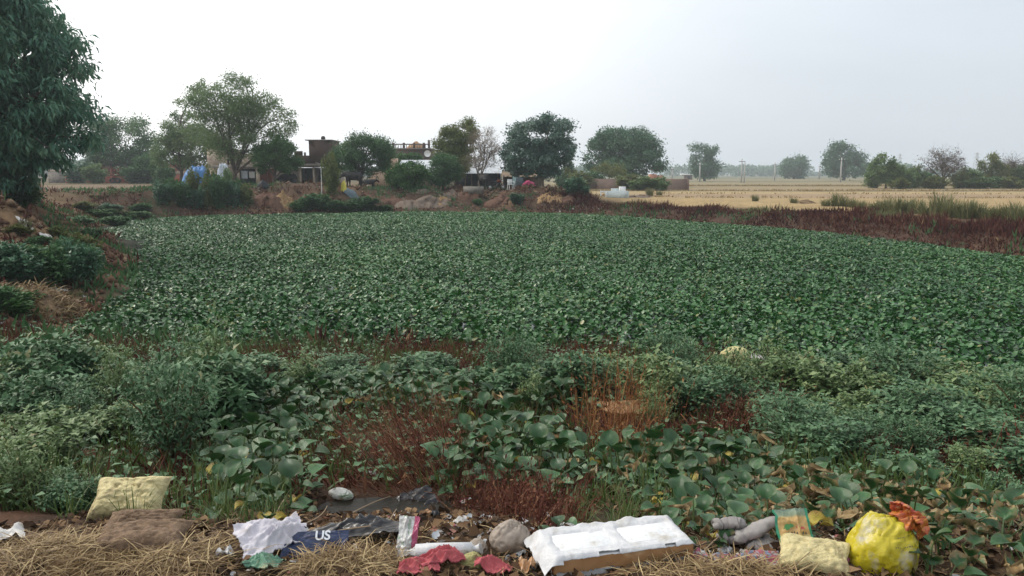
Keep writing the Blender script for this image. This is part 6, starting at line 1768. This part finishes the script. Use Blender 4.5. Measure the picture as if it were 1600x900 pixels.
# printed packet and the sack it stands on
pk = sheet_obj('printed_packet', 'flattened yellow packet with green edges and printed top', 'packet', 1238, 866, 0.165, 0.20, 'packet', 31, amp=0.028, rz=0.10, tilt=0.85, lift=0.03, ragged=0.03, edgeband=0.06)
for nm, mt, spots in (('fruit_print', 'redink', [(0.02, 0.115, 0.012), (0.035, 0.11, 0.010)]), ('leaf_print', 'greenink', [(-0.03, 0.118, 0.014), (-0.012, 0.126, 0.012), (0.012, 0.133, 0.012), (-0.04, 0.108, 0.010)])):
    mb = MB()
    for x_, s_, r_ in spots:
        ct = np.array([x_, (s_ - 0.1) * math.cos(0.85) - 0.016, 0.03 + s_ * math.sin(0.85) + 0.014])
        th = np.linspace(0, 2 * np.pi, 9)[:-1]
        mb.add([ct + np.array([r_ * math.cos(a), 0.7 * r_ * math.sin(a) * math.cos(0.85), r_ * 0.8 * math.sin(a)]) for a in th], [tuple(range(8))])
    mb.obj(nm, M[mt], pk)
mb = MB()
for k in range(8):
    ct = np.array([-0.045 + k * 0.0125, (0.088 - 0.1) * math.cos(0.85) - 0.018, 0.03 + 0.088 * math.sin(0.85) + 0.012])
    hh = 0.010 + 0.004 * (k % 3 == 0)
    mb.add([ct, ct + [0.008, 0, 0], ct + [0.008 - 0.003 * (k % 2), hh * 0.66, hh * 0.75], ct + [0.002, hh * 0.66, hh * 0.75]], np.array([(0, 1, 2, 3)]))
mb.obj('lettering', M['ink'], pk)
sack_obj('cream_sack', 'slumped cream yellow sack at the foot of the printed packet', 'sack', 1270, 888, 0.30, 0.20, 0.05, 'creamsack', 41, rz=-0.35, tilt=0.35)
# grey cloth rolls
o = thing('cloth_rolls', 'grey twisted cloth rolls heaped beside the printed packet', 'cloth', gp(1165, 862))
for pts, r in ([[(-0.14, 0.05, 0.10), (-0.07, 0.05, 0.125), (0.0, 0.04, 0.10)], 0.034], [[(-0.06, 0.0, 0.06), (0.03, 0.01, 0.075), (0.12, 0.02, 0.13), (0.16, 0.02, 0.14)], 0.036], [[(0.0, -0.03, 0.03), (0.07, -0.02, 0.05), (0.14, -0.01, 0.045)], 0.042], [[(-0.12, 0.06, 0.05), (0.0, 0.05, 0.04), (0.12, 0.05, 0.05)], 0.045]):
    g = np.random.default_rng(int(r * 1e4) + len(pts))
    q = bez(np.array(pts[0]), np.array(pts[1]), np.array(pts[-1]), 30)
    q = q + np.cumsum(g.normal(0, 0.0016, q.shape), 0)
    rr_ = r * (0.75 + 0.5 * vnoise(np.arange(30) * 0.45, np.zeros(30) + r * 99, 5)) * np.clip(np.sin(np.linspace(0.25, 2.9, 30)) * 1.6, 0.3, 1)
    mb = MB(); tube(mb, q, rr_, 20, flat=0.7)
    for k_ in range(len(mb.v)):
        vv = mb.v[k_]; mb.v[k_] = vv + 0.5 * r * (np.stack([fbm(vv[:, 0] * 30, vv[:, 2] * 60, 3), fbm(vv[:, 1] * 50, vv[:, 0] * 30, 4), fbm(vv[:, 2] * 60, vv[:, 1] * 60, 6)], -1) - 0.5)
    mb.obj('fold', M['greycloth'], o, True)
sheet_obj('patterned_cloth', 'dirty cloth with red and blue pattern spread on the straw', 'cloth', 1160, 884, 0.36, 0.12, 'patterned', 51, amp=0.04, rz=0.02, band=lambda U, W: fbm(U * 14 + 2, W * 8, 77))
sheet_obj('paper_scrap', 'torn white paper with red print beside the foam box end', 'paper', 1096, 880, 0.10, 0.09, 'multi', 53, amp=0.03, rz=0.6, band=lambda U, W: 0.3 + 0.6 * (fbm(U * 5, W * 5, 3) > 0.58))
bag_obj('straw_wad', 'yellow straw wad caught between cloth rolls and sack', 'straw', 1198, 868, 0.055, 0.04, 0.035, 'strawheap', 55, amp=0.3, fine=0.2)
# beige bag and its neighbours
bag_obj('plastic_bag', 'round beige plastic bag stuffed full, lying behind the foam box', 'bag', 798, 856, 0.105, 0.085, 0.10, 'beige', 61, amp=0.40, flat=0.5, facet=0.5, freq=1.2)
bag_obj('plastic_bag', 'small crumpled beige bag beside the round beige bag', 'bag', 746, 862, 0.05, 0.045, 0.05, 'beige', 63, amp=0.22)
sheet_obj('red_cloth', 'faded red cloth thrown over the straw beside the white roll', 'cloth', 690, 888, 0.20, 0.09, 'redcloth', 71, amp=0.06, rz=0.35)
sheet_obj('red_cloth', 'smaller faded red rag beside the foam box corner', 'cloth', 772, 898, 0.16, 0.09, 'redcloth', 73, amp=0.05, rz=-0.2)
sheet_obj('red_cloth', 'dull red cloth half buried in straw below the white roll', 'cloth', 655, 898, 0.18, 0.09, 'redcloth', 74, amp=0.05, rz=0.1)
bag_obj('yellow_rag', 'yellow green crumpled rag between the red cloths', 'rag', 738, 884, 0.055, 0.045, 0.05, 'yellowgreen', 75, amp=0.3)
q = gp(694, 872); o = thing('plastic_roll', 'white plastic roll lying above the red cloth', 'roll', q, 0.12)
mb = MB(); tube(mb, [(-0.13, 0, 0.035), (-0.125, 0, 0.035), (-0.04, 0, 0.038), (0.04, 0, 0.033), (0.125, 0, 0.035), (0.13, 0, 0.034)], [0.02, 0.036, 0.034, 0.036, 0.030, 0.015], 14); mb.obj('tube', M['film'], o, True)
mb = MB(); tube(mb, [(0.128, 0, 0.034), (0.15, 0.005, 0.03), (0.165, 0.0, 0.035)], [0.014, 0.02, 0.026], 10); mb.obj('twisted_end', M['film'], o, True)
wr = sheet_obj('snack_wrapper', 'crumpled white and pink printed wrapper standing in the litter', 'wrapper', 640, 858, 0.10, 0.15, 'multi', 81, amp=0.035, rz=-0.1, tilt=1.0, ragged=0.1, band=lambda U, W: np.where(U > 0.22, 0.9, 0.15 + 0.5 * fbm(U * 5, W * 6, 4)))
sheet_obj('plastic_scrap', 'torn clear plastic tub lid under the pink printed wrapper', 'plastic', 645, 872, 0.16, 0.07, 'whitedirty', 83, amp=0.03)
sheet_obj('lilac_cloth', 'pale lilac checked cloth thrown on the bank beside the navy packet', 'cloth', 425, 866, 0.30, 0.24, 'shirt', 91, amp=0.085, rz=0.5, tilt=0.18, lift=0.03, ragged=0.25)
nv = sheet_obj('navy_packet', 'navy blue printed packet half buried in straw', 'packet', 492, 870, 0.30, 0.13, 'navy', 93, amp=0.012, rz=0.06, tilt=0.75, lift=0.01, ragged=0.04)
cu = bpy.data.curves.new('letters', 'FONT'); cu.body = 'US'; cu.size = 0.06; cu.extrude = 0.001; cu.offset = 0.0015
to = bpy.data.objects.new('letters', cu); COL.objects.link(to)
bpy.context.view_layer.update()
lm = bpy.data.meshes.new_from_object(to.evaluated_get(bpy.context.evaluated_depsgraph_get()))
bpy.data.objects.remove(to); lm.name = 'lettering'; lm.materials.clear(); lm.materials.append(M['whiteink'])
lt = link('lettering', lm, nv); lt.rotation_euler = (0.75, 0, 0.06); lt.location = (0.0, 0.004, 0.080)
sheet_obj('green_cloth', 'dull green cloth lying at the edge of the straw', 'cloth', 412, 892, 0.16, 0.12, 'greencloth', 95, amp=0.06, rz=-0.4)
# the pool's litter
M['paledish'] = plastic('pale_bottle', (0.50, 0.50, 0.46), (0.62, 0.62, 0.58), 0.3, 5, c3=(0.16, 0.24, 0.13))
bag_obj('foam_float', 'pale oval plastic package floating at the back of the stagnant pool', 'package', 533, 775, 0.115, 0.06, 0.05, 'paledish', 97, amp=0.10, rot=-0.45, fine=0.02)
sheet_obj('black_sheet', 'wet black plastic sheet sunk along the stagnant pool edge', 'plastic sheet', 640, 806, 0.42, 0.24, 'blackplastic', 98, amp=0.07, rz=0.5, lift=0.03)
sheet_obj('black_sheet', 'wet grey black plastic strip at the pool foot behind the navy packet', 'plastic sheet', 560, 838, 0.46, 0.16, 'blackplastic', 99, amp=0.06, rz=0.1, lift=0.02)
for u, v, w, lab in ((560, 797, 0.08, 'pale scrap floating on the stagnant pool'), (540, 800, 0.05, 'tiny pale scrap beside the floating one'), (578, 745, 0.10, 'grey torn plastic behind the floating package'), (682, 801, 0.05, 'white torn scrap on the dark litter slope'), (728, 787, 0.07, 'pink and white wrapper on the dark litter slope'),
                     (890, 834, 0.12, 'dirty white plastic behind the foam box corner'), (770, 815, 0.06, 'white crumpled scrap above the beige bag'), (855, 812, 0.09, 'grey blue torn wrapper behind the beige bag'), (720, 826, 0.12, 'grey torn plastic strip on the dark litter slope'), (12, 850, 0.2, 'white plastic scrap at the straw heap')):
    q = gp(u, v)
    q.z = max(q.z, Tz(*PUD) + 0.15 if abs(q.x - PUD[0]) < 0.7 and abs(q.y - PUD[1]) < 0.45 else q.z)
    sheet_obj('litter_scrap', lab, 'scrap', u, v, w, w * 0.7, 'multi' if 'pink' in lab else 'whitedirty', int(u) + 5, amp=w * 0.35, rz=u * 0.7, nx=14, ny=10, ragged=0.3)
rs = random.Random(77)
for gname, lab, poly, cnt in (('scraps on the dark slope', 'small crumpled scrap on the dark slope behind the white roll', [(600, 850), (640, 800), (720, 780), (820, 800), (840, 830), (760, 850), (700, 856)], 26),
                              ('scraps before the box', 'small crumpled scrap beside the white foam box', [(800, 880), (815, 862), (850, 905), (820, 910)], 6),
                              ('scraps by the cloth rolls', 'small crumpled scrap between the foam box and yellow bag', [(1100, 896), (1110, 862), (1330, 868), (1330, 900)], 14),
                              ('scraps by the lilac cloth', 'small crumpled scrap beside the lilac cloth', [(340, 880), (350, 846), (390, 846), (400, 880)], 7)):
    for q in scatter(poly, 0.05, cnt, 900)[:cnt]:
        w = rs.uniform(0.03, 0.085)
        mt = rs.choice(['whitedirty', 'whitedirty', 'shirt', 'greycloth', 'multi', 'brownmat', 'blackplastic', 'film', 'tape'])
        colour = {'whitedirty': 'dirty white', 'shirt': 'lilac white', 'greycloth': 'grey', 'multi': 'printed', 'brownmat': 'brown', 'blackplastic': 'black', 'film': 'white', 'tape': 'tan'}[mt]
        sheet_obj('litter_scrap', colour + ' ' + lab, 'scrap', 0, 0, w, w * rs.uniform(0.5, 0.9), mt, rs.randrange(9999), amp=w * rs.uniform(0.3, 0.7), rz=rs.uniform(0, 6), nx=14, ny=11, ragged=0.3, lift=0.01, loc=q, group=gname)
# at the straw heap beside the thicket
sack_obj('cream_sack', 'big cream yellow sack resting in the weeds behind the straw heap', 'sack', 205, 808, 0.46, 0.30, 0.10, 'creamsack', 101, rz=0.05, tilt=0.7)
sack_obj('sacking_bundle', 'brown sacking bundle lying before the cream sack', 'bundle', 222, 858, 0.42, 0.26, 0.07, 'brownmat', 103, rz=0.15, tilt=0.15)
sack_obj('sacking_bundle', 'smaller pale brown sacking bundle against the cream sack', 'bundle', 225, 832, 0.40, 0.18, 0.07, 'brownmat', 105, rz=0.05, tilt=0.3)
for u, v, rx, ry, hh, lab in ((85, 880, 0.36, 0.20, 0.06, 'pale straw heap on the bank beside the brown sacking'), (545, 892, 0.26, 0.13, 0.05, 'matted straw heap below the navy packet'), (270, 884, 0.26, 0.16, 0.04, 'brown straw heap under the brown sacking'), (1130, 905, 0.4, 0.10, 0.025, 'low straw heap below the patterned cloth')):
    q = gp(u, v)
    hp = heap('straw_heap', lab, 'straw', q.x, q.y, q.z, rx, ry, hh, 'strawheap', int(u), n=40, rings=14, rough=0.25)
    g = np.random.default_rng(int(u)); n = int(1500 * rx / 0.3)
    a = g.uniform(0, 6.28, n); r = np.sqrt(g.random(n))
    P = np.stack([rx * r * np.cos(a), ry * r * np.sin(a), hh * (1 - r ** 1.4) + g.uniform(-0.004, 0.03, n)], -1)
    P[:, 2] += (T(P[:, 0] + q.x, P[:, 1] + q.y) - q.z) * r ** 1.5
    b_ = g.uniform(0, 6.28, n)
    mb = MB(); leaves(mb, P, np.stack([np.cos(b_), np.sin(b_), g.normal(0.05, 0.22, n)], -1), g.normal(0, 0.4, (n, 3)) + [0, 0, 1], g.uniform(0.05, 0.20, n), g.uniform(0.003, 0.006, n), L_BENT, np.clip(g.normal(0.40, 0.33, n), 0, 1))
    s = mb.obj('loose_straw', M['straw'], hp); s['kind'] = 'stuff'
# yellow foam out in the weeds
bag_obj('yellow_foam', 'discarded yellow foam cushion lying among weeds near the pond', 'foam', 1148, 584, 0.24, 0.16, 0.14, 'yellowfoam', 111, amp=0.24, flat=0.5, sink=-1.6)
sheet_obj('litter_scrap', 'dirty white cloth draped behind the yellow foam cushion', 'scrap', 1178, 580, 0.34, 0.2, 'whitedirty', 113, amp=0.10, lift=0.16)
sheet_obj('dry_stalks', 'flattened brown thatch of dead stalks above the orange stems', 'dead stalks', 990, 645, 0.8, 0.5, 'strawheap', 115, amp=0.10, lift=0.03, ragged=0.4)
# white foam scraps along the waterline below the shrubs
for k, (u, v, s) in enumerate([(162, 436, 0.22), (172, 433, 0.2), (181, 437, 0.26), (190, 434, 0.18), (204, 436, 0.16), (192, 444, 0.26), (92, 454, 0.22), (130, 467, 0.2), (12, 509, 0.2), (47, 511, 0.16), (38, 507, 0.22), (96, 388, 0.3), (104, 400, 0.3), (72, 370, 0.28), (40, 352, 0.35)]):
    o = sheet_obj('foam_scrap', 'white foam scrap at the water beside the dark shrub' if k < 6 else 'white scrap on the open shore below the straw mound' if k < 11 else 'pale scrap on the slope under the big dark tree', 'scrap', u, v, s * 1.3, s * 0.9, 'whitedirty' if k > 8 else 'foam', 140 + k, amp=s * 0.22, rz=k * 1.3, nx=12, ny=10, ragged=0.35)
    o['group'] = 'foam scraps on the banks'
# long sticks
for k, (pts, lab) in enumerate([([(428, 818), (448, 794)], 'pale dry stick standing by the lilac cloth'), ([(450, 858), (580, 850)], 'long pale straw stalk across the navy packet'), ([(440, 832), (500, 828), (512, 812)], 'bent pale stalk above the navy packet'), ([(545, 812), (610, 793)], 'pale stalk lying on the stagnant pool edge'),
                                 ([(590, 862), (620, 818)], 'dry stalk leaning beside the printed wrapper'), ([(1000, 888), (1060, 862)], 'dark twig before the foam box'), ([(1020, 896), (1110, 876)], 'thin dark twig crossing before the foam box'), ([(1100, 870), (1150, 848)], 'dry twig by the patterned cloth'), ([(250, 790), (330, 760)], 'pale bent stalk beside the cream sack')]):
    ps = [gp(*q) for q in pts]
    base = ps[0]
    P = [np.array(q - base) + [0, 0, 0.03 + 0.06 * (i == len(ps) - 1)] for i, q in enumerate(ps)]
    if len(P) == 2:
        P = [P[0], (P[0] + P[1]) / 2 + [0, 0, 0.02], P[1]]
    q = bez(P[0], P[1], P[2], 9)
    mb = MB(); r0 = 0.0045 if 'slope' not in lab else 0.05
    tube(mb, q, np.linspace(r0, r0 * 0.6, 9), 6, tint=0.95 if 'pale' in lab or 'dry' in lab else 0.2)
    tag(mb.obj('dry_stick', M['twig'], None, True, base), lab, 'stick')

# loose straw, compost and small scraps
def litter():
    g = np.random.default_rng(31)
    mb = MB(); n = 13000
    x = g.uniform(-3.2, 3.2, n); y = 2.2 + 1.9 * g.random(n) ** 0.9
    near_ = np.exp(-((x + 0.75) / 0.5) ** 2) + np.exp(-((x + 2.0) / 0.7) ** 2) + 0.9 * np.exp(-((x - 1.0) / 0.55) ** 2)
    k = fbm(x * 2.2, y * 2.2, 111) + 0.12 * g.normal(size=n) > 0.66 - 0.28 * near_ + 0.30 * sstep(3.2, 3.8, y)
    x, y = x[k], y[k]; n = len(x)
    P = np.stack([x, y, T(x, y) + g.uniform(0.002, 0.03, n)], -1)
    a = g.uniform(0, 6.28, n)
    leaves(mb, P, np.stack([np.cos(a), np.sin(a), g.normal(0.04, 0.16, n)], -1), g.normal(0, 0.3, (n, 3)) + [0, 0, 1], g.uniform(0.03, 0.19, n), g.uniform(0.002, 0.006, n), L_BENT, np.clip(g.normal(0.34, 0.3, n), 0, 1))
    tag(mb.obj('straw_litter', M['straw']), 'loose dry straw scattered over the bank crest', 'straw', kind='stuff')
    mb = MB(); n = 20000
    x = g.uniform(-2.8, 3.4, n); y = g.uniform(2.4, 5.6, n)
    k = fbm(x * 1.7, y * 1.7, 113) > 0.36
    x, y = x[k], y[k]; n = len(x)
    P = np.stack([x, y, T(x, y) + g.uniform(0.0, 0.035, n)], -1)
    a = g.uniform(0, 6.28, n)
    L = g.uniform(0.015, 0.075, n)
    leaves(mb, P, np.stack([np.cos(a), np.sin(a), g.normal(0.1, 0.3, n)], -1), g.normal(0, 0.6, (n, 3)) + [0, 0, 1], L, L * g.uniform(0.3, 0.9, n), L_FOLD, np.clip(g.random(n) ** 1.5, 0, 1))
    tag(mb.obj('leaf_litter', M['compost']), 'dead leaves and dark compost on the bank slope', 'leaf litter', kind='stuff')
    mb = MB(); n = 1500
    x = np.concatenate([g.uniform(-1.6, 2.6, n // 2), g.normal(-0.25, 0.55, n - n // 2)]); y = g.uniform(2.7, 4.5, n)
    k = fbm(x * 1.9, y * 1.9, 117) > 0.46
    x, y = x[k], y[k]
    # scraps strewn on the slopes beyond
    x2 = g.uniform(-36, 8, 2600); y2 = g.uniform(17, 82, 2600)
    d = pond_sd(x2, y2); k = (d > 0.1) & (d < 10) & in_view(x2, y2) & (fbm(x2 * 0.35, y2 * 0.35, 119) > 0.50)
    sz = np.concatenate([g.uniform(0.015, 0.05, len(x)), g.uniform(0.06, 0.20, k.sum())])
    x = np.concatenate([x, x2[k]]); y = np.concatenate([y, y2[k]]); n = len(x)
    P = np.stack([x, y, T(x, y) + sz * 0.25], -1)
    a = g.uniform(0, 6.28, n)
    leaves(mb, P, np.stack([np.cos(a), np.sin(a), g.normal(0.0, 0.4, n)], -1), g.normal(0, 0.5, (n, 3)) + [0, -0.3, 1], sz, sz * g.uniform(0.4, 1.0, n), L_ROUND, g.random(n))
    tag(mb.obj('plastic_litter', M['scraps']), 'tiny plastic and paper scraps strewn over the banks', 'litter', kind='stuff')
M['compost'] = leaf_mat('compost', [(0.03, 0.018, 0.011), (0.065, 0.038, 0.022), (0.13, 0.075, 0.04), (0.26, 0.17, 0.09)], rough=0.85, spec=0.15, trans=0.05)
M['scraps'] = leaf_mat('plastic_scraps', [(0.0, 0.5, 0.5, 0.5), (0.35, 0.62, 0.62, 0.63), (0.5, 0.30, 0.36, 0.42), (0.62, 0.55, 0.55, 0.53), (0.8, 0.38, 0.30, 0.22), (0.92, 0.45, 0.12, 0.12), (1.0, 0.5, 0.42, 0.1)], rough=0.5, spec=0.4, trans=0.1)
litter()

# ------------------------------------------------------------------ the hazy air
def haze():
    mb = MB(); box(mb, -1000, 1000, -25, 1100, -2.2, 26)
    m = bpy.data.materials.new('haze'); m.use_nodes = True
    nt = m.node_tree; nt.nodes.clear()
    o = nt.nodes.new("ShaderNodeOutputMaterial"); v = nt.nodes.new("ShaderNodeVolumePrincipled")
    v.inputs['Color'].default_value = (0.84, 0.92, 1.0, 1); v.inputs['Density'].default_value = 0.0006
    v.inputs['Anisotropy'].default_value = 0.2
    nt.links.new(v.outputs[0], o.inputs['Volume'])
    tag(mb.obj('haze', m), 'pale dusty haze over the fields', 'haze', kind='stuff')
haze()
